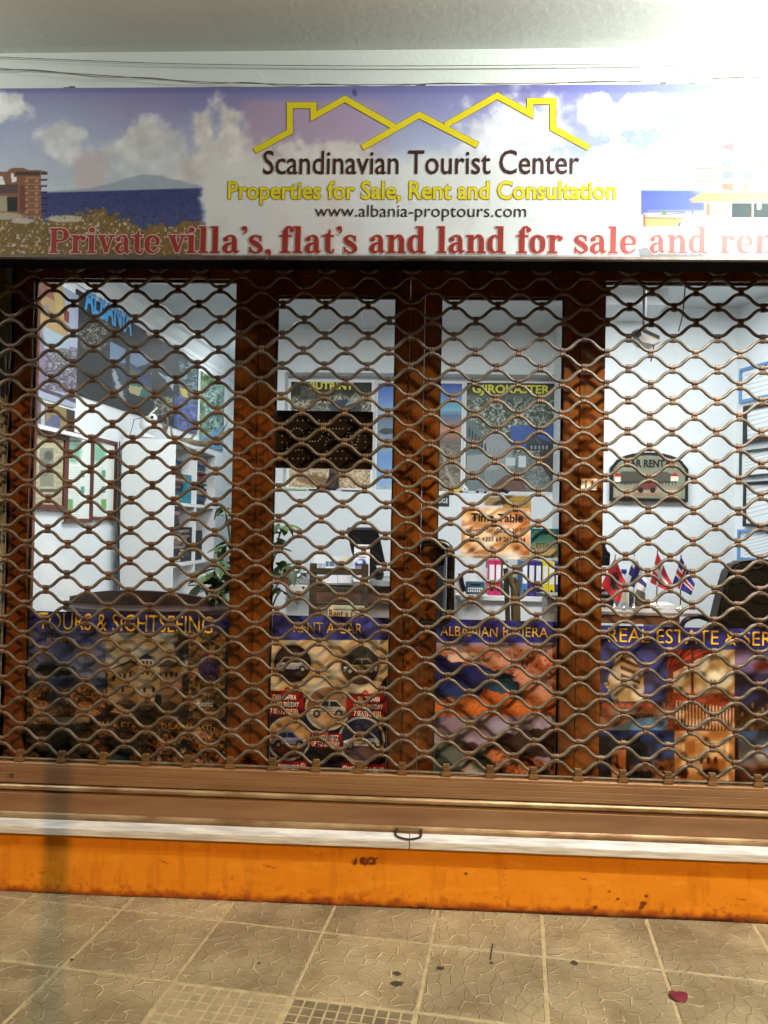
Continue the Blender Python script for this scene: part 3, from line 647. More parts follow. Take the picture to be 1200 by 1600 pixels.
def extr(name, prof, mat, smooth=False):
    V = []; k = len(prof)
    for x in (GX0-.03, GX1): V += [(x, y, z) for y, z in prof]
    return MB().add(V, [(i, (i+1) % k, (i+1) % k+k, i+k) for i in range(k)]+[tuple(range(k))[::-1], tuple(range(k, 2*k))]).build(name, mat, gr, smooth=smooth)
extr('upper_slat', [(.014, .498), (-.010, .499), (-.013, .494), (-.013, .486), (-.011, .484), (-.0125, .482), (-.0125, .457), (-.0105, .4555), (-.0125, .454), (-.0125, .432), (-.0105, .4305), (-.0125, .429), (-.012, .414), (.0, .409), (.014, .409)], railm)
bead = [(-.006+.0135*math.cos(a), .396+.0125*math.sin(a)) for a in np.linspace(0, 2*math.pi, 13)[:-1]]
extr('hinge_bead', bead, railm2, True)
extr('lower_slat', [(.014, .379), (-.004, .380), (-.012, .377), (-.0125, .374), (-.011, .372), (-.0125, .370), (-.0125, .297), (.014, .297)], railm)
extr('bottom_lip', [(.012, .296), (-.014, .2965), (-.021, .292), (-.0235, .286), (-.021, .279), (-.017, .2745), (-.018, .262), (-.012, .256), (.012, .256)], railm2, False)
extr('rubber_seal', [(.008, .256), (-.004, .256), (-.004, .2705), (.008, .2705)], black_g)
hz = .288; hx0 = at(620, 1300, -.03)[0]; hx1 = at(657, 1300, -.03)[0]; hz = .288
zc_ = [(hx0, -.026, hz), (hx0-.003, -.040, hz-.006), (hx0-.001, -.064, hz-.012), (hx0+.018, -.086, .277), (hx0+.04, -.094, .2765), (hx1-.04, -.094, .2765), (hx1-.018, -.086, .277), (hx1+.001, -.064, hz-.012), (hx1+.003, -.040, hz-.006), (hx1, -.026, hz)]
ph = MB().tube([q[:3] for q in spline([(*z, ) for z in zc_], 4)], .0038, 8).build('pull_handle', metal_dk, gr, smooth=True)
MB().box((hx0-.012, -.0265, hz-.008), (hx1+.012, -.020, hz+.006)).build('handle_plate', railm2, gr, bevel=.002)
for px in (18,):
    p = at(px, 1207, -.014); MB().tube([(p[0], -.0165, p[2]-.012), (p[0], -.011, p[2]-.012)], .009, 10).build('rivet', pmat('rusty_bolt', (92, 56, 34), .7, var=.2), gr)
# roller box / lintel above the window
MB().box((-1.0, -.055, 2.66), (4.2, .08, 2.755)).build('roller_box_cover', pmat('dark_brown_box', (30, 18, 12), .4, var=.15, scale=4, bump=.1), gr)
MB().box((-1.0, -.03, 2.60), (4.2, .03, 2.659)).build('slot_trim', pmat('dark_brown_box', (40, 24, 16)), gr)
# crumpled clear plastic strip behind the grille
mb = MB(); px0, px1 = at(-16, 800, .11)[0], at(19, 800, .11)[0]; nx, nz = 26, 60
for j in range(nz+1):
    for i in range(nx+1):
        x = px0+(px1-px0)*i/nx; z = .47+(2.62-.47)*j/nz
        y = .066+.012*math.sin(i*1.4+.7*math.sin(j*.22))+.006*math.sin(i*3.1+j*.13)
        mb.V.append(np.array((x, y, z)))
for j in range(nz):
    for i in range(nx): a = j*(nx+1)+i; mb.F.append((a, a+1, a+nx+2, a+nx+1))
ps = mb.build('plastic_strip', pmat('milky_plastic', (168, 170, 168), .2, var=.1, scale=10, bump=.1, stretch=(6, 1, .3), c2=(104, 102, 98)), None, smooth=True)
tag(ps, 'rippled milky plastic strip hanging at the left edge of the window', 'plastic strip')
# ------------------------------------------------------------------ shop sign above the window
YS = -.25; SP = face(YS); s0 = np.mean([at(0, 401, YS)[2], at(1200, 401, YS)[2]]); s1 = np.mean([at(0, 140, YS)[2], at(1115, 129, YS)[2]])
sign = thing('shop_sign', 'long printed sign board with yellow roof outline over the roller grille', 'sign', (1.5, YS, s0))
UX0, UX1 = -.55, 3.62
MB().box((UX0, YS+.003, s0+.002), (UX1, YS+.035, s1-.002)).build('sign_board', pmat('sign_box_sheet', (120, 116, 112), .5, .3, var=.1), sign, bevel=.002)
MB().box((UX0, YS+.037, s0+.012), (UX1, -.058, s1-.06)).build('casing', pmat('dark_brown_casing', (14, 10, 9), .95, var=.15, spec=.05), sign)
cv = Cv(SP, (UX0, UX1, s0, s1), .85)
X, Y = cv.x, cv.y
cv.grad([(128, (112, 112, 178)), (150, (134, 132, 196)), (200, (158, 164, 214)), (250, (186, 200, 226)), (300, (206, 218, 230))])
cv.put(np.exp(-((X-90)/110)**2-((Y-215)/75)**2)*.5, (190, 206, 232)); cv.put(sst(900, 1090, X)*.35, (160, 180, 240))
cv.put(sst(365, 395, X)*(1-sst(560, 640, X))*sst(150, 165, Y)*.75, (184, 152, 182)); cv.put(cv.box_mask(150, 150, 270, 200, 40)*.2, (190, 160, 200))
def cloud(x0, y0, x1, y1, seed, c=(226, 228, 230), a=1.0, flat=.35):
    cx, cy, rx, ry = (x0+x1)/2, (y0+y1)/2, (x1-x0)/2, (y1-y0)/2
    r = 1-np.sqrt(((X-cx)/rx)**2+((Y-cy)/ry)**2*np.where(Y > cy, .7, 1.1)); n = fbm(X, Y, 26, seed, 6)-.5
    m = sst(-.06, .34, r*.8+n*1.15); sh = (fbm(X-6, Y-8, 18, seed+5, 5)-.5)*.28; g = np.clip(np.array(c)/255.0*(1+sh[..., None]), 0, 1); cv.put(m*a, g)
cloud(-40, 142, 46, 192, 3, (240, 242, 246)); cloud(58, 188, 140, 250, 5, (226, 230, 236), .9); cloud(160, 180, 300, 262, 8, (222, 224, 228), .95); cloud(150, 205, 330, 300, 12, (216, 222, 226), .7)
cloud(288, 162, 412, 330, 15, (226, 222, 220)); cloud(400, 200, 600, 340, 18, (222, 214, 210), .95); cloud(690, 140, 920, 290, 22, (226, 226, 236), .9); cv.put(sst(820, 1000, X)*(1-sst(230, 280, Y))*.5, (96, 110, 200)); cloud(880, 142, 1060, 215, 25, (226, 228, 240)); cloud(900, 215, 1120, 330, 28, (232, 238, 250), .8)
m = sst(232, 262, Y+(fbm(X, Y, 30, 40, 5)-.5)*46)*sst(303, 330, X+(fbm(X, Y, 16, 41)-.5)*22)*(1-sst(992, 1012, X)); cv.put(m*.93, (224, 226, 226))
cv.put(m*sst(.45, .7, fbm(X, Y, 70, 44))*.3, (206, 208, 216)); cv.put(np.exp(-((X-520)/22)**2-((Y-320)/60)**2)*.4, (228, 196, 186)); cv.put(np.exp(-((X-440)/26)**2)*sst(240, 300, Y)*.2, (230, 206, 196))
cv.put(cv.box_mask(118, 238, 166, 298, 16)*.6, (224, 196, 198)); cv.put(cv.box_mask(240, 200, 330, 300, 60)*.2, (210, 200, 210))
# sea, far hill
lm = (1-sst(306, 322, X+(fbm(X, Y, 10, 47)-.5)*16))
cv.put(lm*sst(0, 3, Y-(297-(X-75)*.026-22*np.exp(-((X-228)/62)**2)-4*(fbm(X, Y, 14, 60)-.5)))*.55, (128, 146, 176))
sea = lm*sst(0, 2, Y-(300-(X-75)*.030)); cv.put(sea, (62, 66, 128)); cv.put(sea*sst(305, 350, Y)*.5, (74, 92, 150)); cv.speck(sea*.25, (56, 60, 120), (96, 112, 170), 5, 70)
cv.put(lm*(Y < 303)*cv.box_mask(130, 296, 250, 303, 3)*.0, (0, 0, 0))
# unfinished block on the left
cv.poly([(-60, 270), (12, 268), (16, 263), (38, 262), (40, 265), (62, 266), (74, 268), (74, 271), (64, 272), (65, 340), (-60, 340)], (150, 96, 70)); cv.rectp(24, 268, 62, 274, (84, 66, 64)); cv.rectp(-60, 288, 28, 302, (96, 76, 76)); cv.rectp(-60, 306, 12, 330, (176, 162, 130)); cv.rectp(11, 308, 27, 330, (52, 54, 56)); cv.rectp(31, 290, 42, 332, (122, 66, 58), .8)
for k in range(7):
    cv.rectp(40, 277+k*10, 64, 278.6+k*10, (186, 136, 106)); cv.rectp(64, 270+k*9.6, 74, 273+k*9.6, (56, 52, 74))
    for q in (41.5, 57): cv.ell(q, 283+k*9.6, 2.6, 2.4, (196, 160, 130), .8)
cv.poly([(17, 271), (21, 271), (22, 276), (26, 277), (26, 284), (18, 285)], (240, 240, 244)); cv.poly([(-60, 272), (4, 276), (8, 288), (-60, 290)], (236, 236, 240))
# dry grass
gy = 338+6*np.sin(X/31)+(fbm(X, Y, 9, 80)-.5)*26-8*np.exp(-((X-148)/16)**2)+8*sst(170, 230, X)-3*(X < 70)
gm = (1-sst(308, 318, X+(fbm(X, Y, 10, 47)-.5)*12))*sst(0, 2, Y-gy); cv.speck(gm, (112, 86, 46), (160, 122, 66), 7, 82, 4, .25, .75); cv.speck(gm*.4, (74, 56, 32), (190, 152, 96), 2.6, 84, 3, .25, .75)
cv.put(gm*sst(.66, .74, fbm(X, Y, 3.4, 86, 2))*.8, (222, 214, 196)); cv.put(gm*sst(.5, .7, fbm(X, Y, 24, 88))*.35, (150, 112, 30)); cv.put(gm*sst(150, 60, X)*sst(345, 352, Y)*sst(.55, .7, fbm(X, Y, 16, 91))*.4, (120, 110, 40))
cv.ell(100, 342, 30, 5, (206, 200, 180), .85, .2, .3, 7); cv.ell(12, 338, 26, 6, (196, 186, 164), .8, .2, .35, 9); cv.ell(36, 345, 18, 4, (212, 206, 190), .8, .2, .4, 19)
rs = np.random.RandomState(4)
for k in range(26):
    x = rs.uniform(90, 310); h = rs.uniform(5, 22) if abs(x-142) < 26 else rs.uniform(3, 9); y = 343; cv.line([(x, y), (x+rs.uniform(-4, 4), y-h)], .8, (120, 100, 66), .8); cv.ell(x+rs.uniform(-3, 3), y-h, 1.2, 1.2, (46, 40, 50), .8)
# villa and terrace on the right
cv.rectp(1001, 283, 1086, 299, (176, 222, 240), .8, 5); cv.rectp(1001, 297, 1100, 336, (70, 84, 170), 1, 3); cv.rectp(1011, 328, 1100, 340, (120, 126, 186), .7, 2)
cv.put(cv.box_mask(1084, 225, 1330, 299, 14)*.9, (158, 156, 152)); cv.rectp(1005, 333, 1330, 400, (160, 160, 156), 1, 2)
cv.poly([(1120, 230), (1145, 222), (1148, 226), (1146, 237)], (120, 104, 104)); cv.rectp(1128, 255, 1134, 258, (110, 110, 120)); cv.rectp(1118, 279, 1176, 281, (150, 140, 130)); cv.speck(cv.box_mask(1136, 281, 1174, 298, 4), (236, 230, 224), (206, 130, 110), 7, 101)
cv.rectp(1178, 222, 1198, 238, (226, 206, 120), .8, 3); cv.rectp(1198, 222, 1230, 300, (196, 150, 120), .9)
cv.poly([(1075, 313), (1098, 300), (1330, 300), (1330, 316)], (176, 128, 80)); cv.rectp(1080, 313, 1330, 316.5, (196, 128, 84)); cv.rectp(1081, 314, 1083, 336, (110, 84, 72)); cv.rectp(1099, 316, 1101, 330, (96, 90, 130)); cv.rectp(1103, 317, 1110, 337, (128, 96, 72)); cv.speck(cv.box_mask(1111, 317, 1142, 337, 1), (214, 200, 180), (96, 110, 80), 4, 104)
for a, b in ((1143, 1175), (1177, 1210), (1212, 1250)): cv.rectp(a, 317, b, 340, (44, 56, 56)); cv.rectp(b, 315, b+1.6, 341, (196, 130, 96))
cv.rectp(1183, 318, 1189, 327, (206, 196, 186)); cv.rectp(1100, 294, 1121, 299, (96, 100, 150), .8)
cv.poly([(1006, 341), (1066, 342), (1056, 354), (1007, 354)], (210, 140, 80)); cv.line([(1006, 340), (1068, 341)], 1.6, (120, 70, 40)); cv.rectp(1005, 335, 1008, 355, (130, 84, 50)); cv.line([(1011, 330), (1069, 331), (1069, 333), (1030, 336)], 1.4, (96, 84, 100)); cv.ell(1038, 332, 4, 4, (84, 120, 60), 1, .3, .5); cv.poly([(1057, 354), (1066, 342), (1064, 348), (1062, 354)], (90, 70, 70))
cv.line([(1056, 355), (1092, 359)], .8, (130, 130, 130)); cv.poly([(995, 388), (1015, 387), (1040, 396), (1110, 395), (1118, 402), (1000, 402)], (120, 122, 124)); cv.rectp(1100, 392, 1330, 402, (210, 210, 205), .5, 4)
cv.c = cv.c*.78+cv.c.mean(axis=2, keepdims=True)*.20
for a, b, d, e, cc in [(p, q, r, t, tuple(int(v*.85) for v in w)) for p, q, r, t, w in ((1086, 262, 1300, 265, (150, 120, 100)), (1096, 244, 1300, 246, (160, 130, 110)), (1090, 281, 1300, 284, (150, 116, 96)), (1120, 238, 1124, 300, (170, 166, 160)), (1150, 228, 1154, 300, (170, 166, 160)), (1128, 268, 1146, 279, (110, 116, 130)), (1158, 268, 1176, 279, (110, 116, 130)), (1182, 268, 1196, 279, (110, 116, 130)), (1130, 248, 1146, 260, (120, 124, 136)), (1160, 248, 1176, 260, (120, 124, 136)), (1182, 246, 1196, 260, (130, 120, 110)), (1100, 268, 1116, 280, (130, 134, 146)), (1128, 286, 1146, 298, (150, 100, 80)), (1158, 287, 1172, 298, (160, 110, 90)))]: cv.rectp(a, b, d, e, cc, .85, 1)
for k in range(14): cv.rectp(1088+k*8, 256, 1089+k*8, 262, (140, 130, 126), .8)
# handling marks on the sheet
cv.put(cv.box_mask(-60, 128, 1300, 145, 4)*.25, (90, 90, 150)); cv.put(sst(.62, .7, fbm(X, Y, 40, 120))*.05, (120, 110, 110)); cv.ell(554, 145, 4, 6, (70, 70, 110), .7, .4, .4)
cv.put(sst(-4, 0, Y-400)*.5, (90, 84, 80))
signm = print_mat('sign_vinyl', .65, .12, .05); cv.build('printed_sheet', sign, signm)
flat = lambda n, c, r=.5: pmat(n, c, r, var=.03, scale=20, bump=0, spec=.4)
brown_i = flat('brown_vinyl', (62, 30, 26)); yel_i = flat('yellow_vinyl', (226, 208, 30)); gold_i = flat('ochre_outline', (160, 138, 60)); red_i = flat('red_vinyl', (150, 44, 36)); pale_i = flat('pale_outline', (226, 196, 186))
text('Scandinavian Tourist Center', SP, 411, 905, 272, 235.5, brown_i, sign, bold=.006, n=.002)
text('Properties for Sale, Rent and Consultation', SP, 355, 963, 311, 284, gold_i, sign, 'letter_outline', bold=.04, n=.001, fitbold=.04)
text('Properties for Sale, Rent and Consultation', SP, 356, 962, 311, 284, yel_i, sign, bold=.018, n=.002)
text('www.albania-proptours.com', SP, 492, 822, 339, 320, ink, sign, bold=-.004, n=.002)
for w, a, b in (('Private', 77, 250), ("villa's,", 263, 425), ("flat's", 438, 558), ('and', 577, 665), ('land', 683, 790), ('for', 808, 879), ('sale', 896.5, 994.5), ('and', 1014, 1105), ('rent', 1124, 1232)):
    slab_word(w, SP, a, b, 396, 357, red_i, pale_i, sign, .0015)
def outline(pts, w, n, mat, name, grow=0):
    q = [np.array(SP.hit(*p)) for p in pts]; mb = MB(); Lf, Rt = [], []
    for i, p in enumerate(q):
        d0 = (p-q[i-1]) if i else None; d1 = (q[i+1]-p) if i+1 < len(q) else None
        if d0 is not None: d0 = d0/np.linalg.norm(d0)
        if d1 is not None: d1 = d1/np.linalg.norm(d1)
        if d0 is None: t = d1; s = 1
        elif d1 is None: t = d0; s = 1
        else: t = d0+d1; t /= np.linalg.norm(t); s = 1/max(.4, t@d1)
        nn = np.array((-t[1], t[0])); e = (-t if i == 0 else t if i == len(q)-1 else 0*t)*grow
        Lf.append(p+nn*(w/2+grow)*s+e); Rt.append(p-nn*(w/2+grow)*s+e)
    mb.add([SP.pt(*a, n) for a in Lf]+[SP.pt(*a, n) for a in Rt], [(i+len(q), i+1+len(q), i+1, i) for i in range(len(q)-1)]); mb.build(name, mat, sign)
RO = [[(398, 236), (453, 206), (453, 165), (490, 165), (490, 182), (539, 155), (617, 199)], [(566, 231), (655, 180), (746, 227)], [(696, 196), (777, 150), (828, 178), (828, 158.5), (864, 158.5), (864, 201), (920, 231)]]
for k, ln in enumerate(RO):
    outline(ln, .023, .0012+k*.0001, pmat('thin_outline', (130, 70, 30), .6, var=.05, bump=0), 'roof_outline_edge', .0016); outline(ln, .023, .0020+k*.0001, yel_i, 'roof_outline')
MB().box((UX0, YS-.004, s0-.008), (UX1, YS+.02, s0+.001)).build('bottom_trim', pmat('aged_aluminium', (120, 104, 92), .5, .5, var=.2, scale=20), sign)
for px in (112, 657, 1031):
    p = at(px, 130, YS+.05); MB().box((p[0]-.02, YS+.02, s1-.004), (p[0]+.012, YS+.06, s1+.016)).box((p[0]-.004, YS+.035, s1+.01), (p[0]+.02, YS+.045, s1+.028)).build('mounting_bracket', pmat('aged_aluminium', (0, 0, 0)), sign, bevel=.002)

# ------------------------------------------------------------------ posters stuck on the lower glass
GP = face(YG-.004)
header_c = (46, 44, 120); org = flat('orange_letter_print', (226, 130, 16)); ylw = flat('yellow_letter_print', (220, 172, 26)); cream = flat('cream_print', (236, 226, 206)); redp = flat('red_print', (160, 20, 22))
def header(cv, y0, y1):
    m = cv.box_mask(-50, y0, 1400, y1, 1); cv.put(m, (44, 42, 116)); cv.put(m*sst(.4, .7, fbm(cv.x, cv.y, 30, 7))*.6, (80, 96, 180)); cv.put(m*sst(.5, .75, fbm(cv.x, cv.y, 22, 17))*.6, (40, 24, 70))
def title(s, segs, x0, x1, yb, yt, par, n=.002):
    """headline in slim capitals; parts of it printed orange, parts yellow"""
    text(s, GP, x0, x1, yb, yt, ylw if segs else org, par, 'headline', bold=-.004, n=n)
def rooftop(cv, x, y, w, h, wall, roof, seed=0):
    cv.rectp(x, y, x+w, y+h, wall); cv.poly([(x-3, y), (x+w/2, y-h*.35), (x+w+3, y)], roof)
    for a in range(3):
        for b in range(2): cv.rectp(x+w*(.12+.3*a), y+h*(.15+.42*b), x+w*(.12+.3*a)+w*.16, y+h*(.15+.42*b)+h*.24, (40, 36, 40))
# 1 tours
r1 = GP.rect(36, 956, 349, 1215); r1 = (r1[0], xs[365]-.008, .452, GP.hit(190, 958)[1])
pst = thing('tours_poster', 'blue headed sightseeing poster of castle, old house and blue spring photos', 'poster', (r1[0], YG-.004, r1[2]))
c = Cv(GP, r1, .95); x, y = c.x, c.y; c.fill((40, 40, 46))
header(c, 940, 988); c.rectp(36, 987, 350, 988.6, (150, 130, 120), .6)
k = c.box_mask(30, 989, 165, 1118, 1); c.put(k, np.stack([np.interp(y, (990, 1060), (.28+0*0, .5)), np.interp(y, (990, 1060), (.30, .54)), np.interp(y, (990, 1060), (.48, .66))], -1)); c.put(k*sst(.45, .65, fbm(x, y, 28, 3))*.5, (150, 150, 176))
c.ell(84, 1048, 30, 9, (30, 34, 24), 1, .2, .4); c.put(k*sst(1056, 1062, y)*(1-sst(1076, 1082, y)), (54, 66, 96)); c.speck(k*sst(1070, 1082, y+(fbm(x, y, 20, 5)-.5)*30), (66, 42, 26), (190, 130, 80), 5, 6); c.ell(88, 1092, 16, 14, (60, 66, 84), .8, .3, .3)
k = c.box_mask(165, 989, 294, 1122, 1); c.put(k, (176, 170, 156)); c.put(k*sst(.45, .65, fbm(x, y, 22, 13))*.5, (200, 196, 190)); c.speck(k*sst(1048, 1056, y+(fbm(x, y, 16, 9)-.5)*14), (36, 30, 24), (84, 62, 44), 6, 10)
c.poly([(168, 1046), (205, 1034), (224, 1048), (224, 1100), (168, 1100)], (170, 140, 104)); c.poly([(166, 1048), (205, 1030), (226, 1046), (205, 1036)], (66, 44, 34)); c.rectp(216, 1040, 250, 1110, (188, 170, 140)); c.poly([(217, 1030), (229, 1020), (241, 1030)], (60, 62, 74)); c.rectp(219, 1030, 240, 1041, (200, 196, 186)); c.rectp(250, 1040, 284, 1112, (150, 116, 84)); c.poly([(244, 1042), (262, 1030), (290, 1042)], (80, 66, 60))
for bx, by in ((176, 1056), (186, 1054), (193, 1052), (202, 1050), (221, 1046), (229, 1046), (237, 1046), (258, 1050), (266, 1050), (274, 1050), (178, 1076), (190, 1074), (224, 1074), (238, 1074), (222, 1033), (228, 1033), (234, 1033)): c.rectp(bx, by, bx+3.6, by+8, (36, 30, 32))
c.ell(247, 1094, 6, 9, (30, 22, 18)); c.rectp(166, 1100, 292, 1122, (44, 34, 26), .8, 8); c.poly([(170, 1112), (185, 1100), (212, 1120)], (190, 150, 110)); c.ell(285, 1012, 14, 18, (36, 30, 30), 1, .3, .5, 5, 8)
k = c.box_mask(295, 989, 352, 1122, 1); c.speck(k, (70, 62, 40), (176, 128, 84), 9, 21); c.ell(326, 1042, 18, 22, (44, 36, 62), 1, .15, .2)
rs = np.random.RandomState(2)
for q in range(40): a, b = rs.uniform(312, 342), rs.uniform(1022, 1066); c.ell(a, b, 3, 3, (60+rs.randint(30), 48, 84), .8); c.ell(a-.8, b-.8, .9, .9, (150, 140, 170), .7)
k = c.box_mask(30, 1120, 140, 1216, 1); c.speck(k, (30, 30, 26), (70, 60, 40), 9, 31); c.put(k*(1-sst(1128, 1134, y)), (150, 128, 104)); c.speck(k*sst(1170, 1180, y), (24, 26, 20), (120, 92, 60), 4, 32)
k = c.box_mask(140, 1120, 246, 1216, 1); c.speck(k, (34, 30, 22), (130, 84, 50), 7, 41); c.ell(192, 1166, 22, 14, (26, 34, 44), 1, .3, .3); c.ell(186, 1196, 26, 14, (44, 84, 90), 1, .3, .4); c.speck(k*(1-sst(1132, 1140, y)), (36, 30, 24), (64, 54, 40), 6, 42)
k = c.box_mask(246, 1120, 352, 1216, 1); c.speck(k, (54, 36, 24), (206, 138, 88), 9, 51); c.ell(285, 1166, 22, 20, (50, 40, 30), .9, .3, .3); c.put(k*sst(.6, .7, fbm(x, y, 6, 52))*.7, (230, 180, 130)); c.rectp(246, 1120, 352, 1142, (48, 34, 26), .5, 8)
c.c = c.c*.8; c.build('poster_print', pst)
title('TOURS & SIGHTSEEING', 1, 60, 332, 986, 960, pst)
for s, a, b, yb in (('KSAMIL', 74, 122, 1004), ('THE OLD HOUSE', 180, 262, 1008), ('BLUE EYE', 152, 212, 1135), ('THERMAL BATH', 250, 336, 1139), ('LURE', 55, 90, 1131)): text(s, GP, a, b, yb, yb-7, pmat('faded_gold_letters', (196, 140, 50), .6, bump=0), pst, 'caption', bold=.01, n=.002)
text('Historical', GP, 308, 333, 1103, 1095, cream, pst, 'caption', n=.002, yb2=1080)
# 2 rent a car
u = GP.rect(414, 962, 607, 1215); r2 = (xs[428]+.007, xs[616]-.007, .452, GP.hit(512, 963)[1])
pst = thing('car_hire_poster', 'cream and black poster with five round car pictures and red price tags', 'poster', (r2[0], YG-.004, r2[2]))
c = Cv(GP, r2, 1.0); x, y = c.x, c.y; c.fill((226, 200, 160)); c.put(sst(.4, .7, fbm(x, y, 40, 3))*.4, (206, 180, 150))
blk = sst(0, 6, y-(1078+np.abs(x-512)*-.02+20*np.exp(-((x-512)/40)**2)+0*x)-np.where(np.abs(x-512) > 62, 8, 0)); c.put(blk, (30, 22, 24)); c.put(blk*cv_ if False else blk*sst(.5, .7, fbm(x, y, 30, 8))*.3, (60, 40, 40))
c.poly([(600, 1060), (612, 1050), (612, 1080), (590, 1080)], (30, 22, 24)); header(c, 940, 1000)
def car(cv, cx, cy, s, body, flip=1):
    q = lambda pts: [(cx+flip*a*s, cy+b*s) for a, b in pts]
    cv.poly(q([(-1, .25), (-1, -.05), (-.85, -.15), (-.5, -.5), (.25, -.52), (.55, -.15), (.95, -.02), (1.02, .25)]), body); cv.poly(q([(-.78, -.14), (-.47, -.42), (-.12, -.44), (-.12, -.14)]), (34, 36, 44)); cv.poly(q([(-.06, -.14), (-.06, -.44), (.22, -.43), (.45, -.14)]), (40, 44, 54))
    cv.line(q([(-1, .12), (1, .14)]), .8, (60, 60, 64), .7); cv.line(q([(-.85, -.1), (.7, -.08)]), 1.0, (236, 230, 220), .8)
    for wx in (-.62, .62): cv.ell(cx+flip*wx*s, cy+.26*s, .2*s, .22*s, (16, 16, 18)); cv.ell(cx+flip*wx*s, cy+.26*s, .11*s, .12*s, (160, 156, 150))
    cv.ell(cx+flip*.92*s, cy+.04*s, .09*s, .06*s, (240, 236, 220))
for cx, cy, r, bg, bg2, body, fl, rg in ((457, 1037, 30, (54, 42, 46), (40, 22, 18), (166, 160, 164), 1, (196, 168, 128)), (563, 1040, 31, (46, 42, 40), (60, 40, 30), (140, 122, 100), -1, (190, 160, 130)), (512, 1106, 33, (150, 112, 80), (190, 150, 110), (206, 190, 160), -1, (206, 196, 180)), (451, 1154, 32, (206, 160, 100), (66, 34, 26), (120, 120, 160), 1, (190, 182, 170)), (565, 1156, 34, (30, 34, 60), (96, 70, 66), (196, 192, 186), -1, (190, 182, 170))):
    c.ell(cx, cy, r, r, bg, 1, .03); c.put((np.hypot(x-cx, y-cy) < r)*sst(cy+2, cy+9, y), bg2); c.put((np.hypot(x-cx, y-cy) < r)*sst(.5, .7, fbm(x, y, 9, int(cx)))*.3, (110, 96, 84))
    car(c, cx, cy+2, r*.84, body, fl); c.ring(cx, cy, r+1, 3.4, rg)
for a, b, d, e in ((414, 1079, 474, 1118), (541, 1084, 604, 1120), (484, 1146, 534, 1168), (426, 1189, 480, 1206), (534, 1193, 602, 1210)): c.rectp(a, b, d, e, (150, 20, 22))
for a, b in ((449, 1079), (571, 1084), (510, 1147)): c.ell(a, b, 4.4, 5.5, (150, 20, 22)); c.line([(a-2, b), (a, b-2), (a+2, b)], 1, (226, 210, 200))
for a, b in ((473, 1196), (539, 1200)): c.ell(a, b, 4, 4, (226, 210, 200)); c.ell(a, b, 2, 1, (150, 20, 22))
c.c = c.c*.88; c.build('poster_print', pst); title('RENT A CAR', 1, 459, 566, 989, 973, pst)
for s, a, b, yb in (('OPEL ZAFIRA', 426, 463, 1093), ('UP TO 30\u20ac/DAY', 423, 467, 1104), ('7 SEATS DIESEL', 422, 467, 1115), ('VW TOURAN', 559, 593, 1096), ('UP TO 30\u20ac/DAY', 553, 598, 1108), ('7 SEATS DIESEL', 553, 597, 1119), ('HYUNDAI GETZ', 488, 529, 1156), ('UP TO 25\u20ac/DAY', 487, 531, 1166), ('MITSUBISHI COLT', 429, 467, 1202), ('MERCEDES A CLASS', 544, 600, 1206)):
    text(s, GP, a, b, yb, yb-7.6, cream, pst, 'price_lettering', bold=.012, n=.002)
# 3 riviera
r3 = (xs[686]+.007, xs[880]-.007, .452, GP.hit(770, 969)[1])
pst = thing('riviera_poster', 'poster of a dark blue bay between orange coastal cliffs', 'poster', (r3[0], YG-.004, r3[2]))
c = Cv(GP, r3, .95); x, y = c.x, c.y; c.fill((150, 90, 66)); c.grad([(1000, (120, 120, 176)), (1014, (180, 130, 110)), (1030, (190, 96, 60)), (1120, (176, 84, 44))])
c.speck(sst(1010, 1024, y+(fbm(x, y, 20, 3)-.5)*14)*.7, (150, 74, 50), (212, 140, 104), 14, 2); c.poly([(700, 1025), (740, 1018), (760, 1036), (705, 1034)], (222, 186, 160), .9, 6); c.poly([(770, 1020), (800, 1030), (812, 1050), (780, 1046), (752, 1034)], (206, 150, 120), .7, 10, 12)
c.poly([(660, 1022), (690, 1022), (706, 1034), (752, 1038), (776, 1052), (800, 1052), (808, 1070), (816, 1090), (780, 1082), (740, 1088), (700, 1092), (660, 1100)], (24, 26, 84), 1, 6, 14, 3); c.poly([(752, 1046), (790, 1050), (812, 1078), (814, 1090), (786, 1084), (760, 1076)], (30, 60, 66), .9, 8, 14, 5); c.put(c.box_mask(670, 1070, 800, 1096, 14)*.35, (40, 84, 130))
c.poly([(806, 1058), (868, 1050), (868, 1110), (822, 1086)], (200, 140, 112), .8, 12, 16, 8); c.poly([(660, 1100), (716, 1094), (760, 1080), (800, 1086), (830, 1104), (868, 1096), (868, 1120), (660, 1120)], (196, 96, 36), 1, 8, 14, 9); c.speck(sst(1084, 1094, y)*(1-sst(1118, 1120, y))*.5, (150, 66, 30), (226, 130, 60), 5, 11)
c.put(sst(.6, .68, fbm(x, y, 4, 14))*c.box_mask(800, 1006, 870, 1070, 20), (60, 34, 26))
lo = sst(1118, 1120.5, y); c.put(lo, (140, 116, 130)); c.put(lo*sst(.4, .6, fbm(x, y, 30, 31))*.7, (170, 160, 190)); c.poly([(770, 1160), (800, 1146), (870, 1130), (870, 1186), (740, 1180)], (60, 36, 32), 1, 8, 12, 21); c.poly([(660, 1160), (730, 1158), (780, 1178), (760, 1216), (660, 1216)], (96, 104, 92), 1, 8, 16, 22); c.ell(734, 1167, 14, 8, (70, 34, 26), 1, .3, .4)
c.ell(725, 1206, 26, 14, (196, 176, 160), .8, .3, .3); c.ell(690, 1200, 22, 10, (40, 60, 54), .8, .3, .4); c.speck(sst(0, 8, y-1178+(x-820)*-.25)*sst(745, 775, x+(fbm(x, y, 12, 40)-.5)*30), (96, 48, 30), (206, 120, 70), 7, 41); c.ell(846, 1208, 14, 5, (60, 60, 76), 1, .3, .3); c.ell(755, 1194, 14, 12, (30, 54, 40), .8, .4, .4)
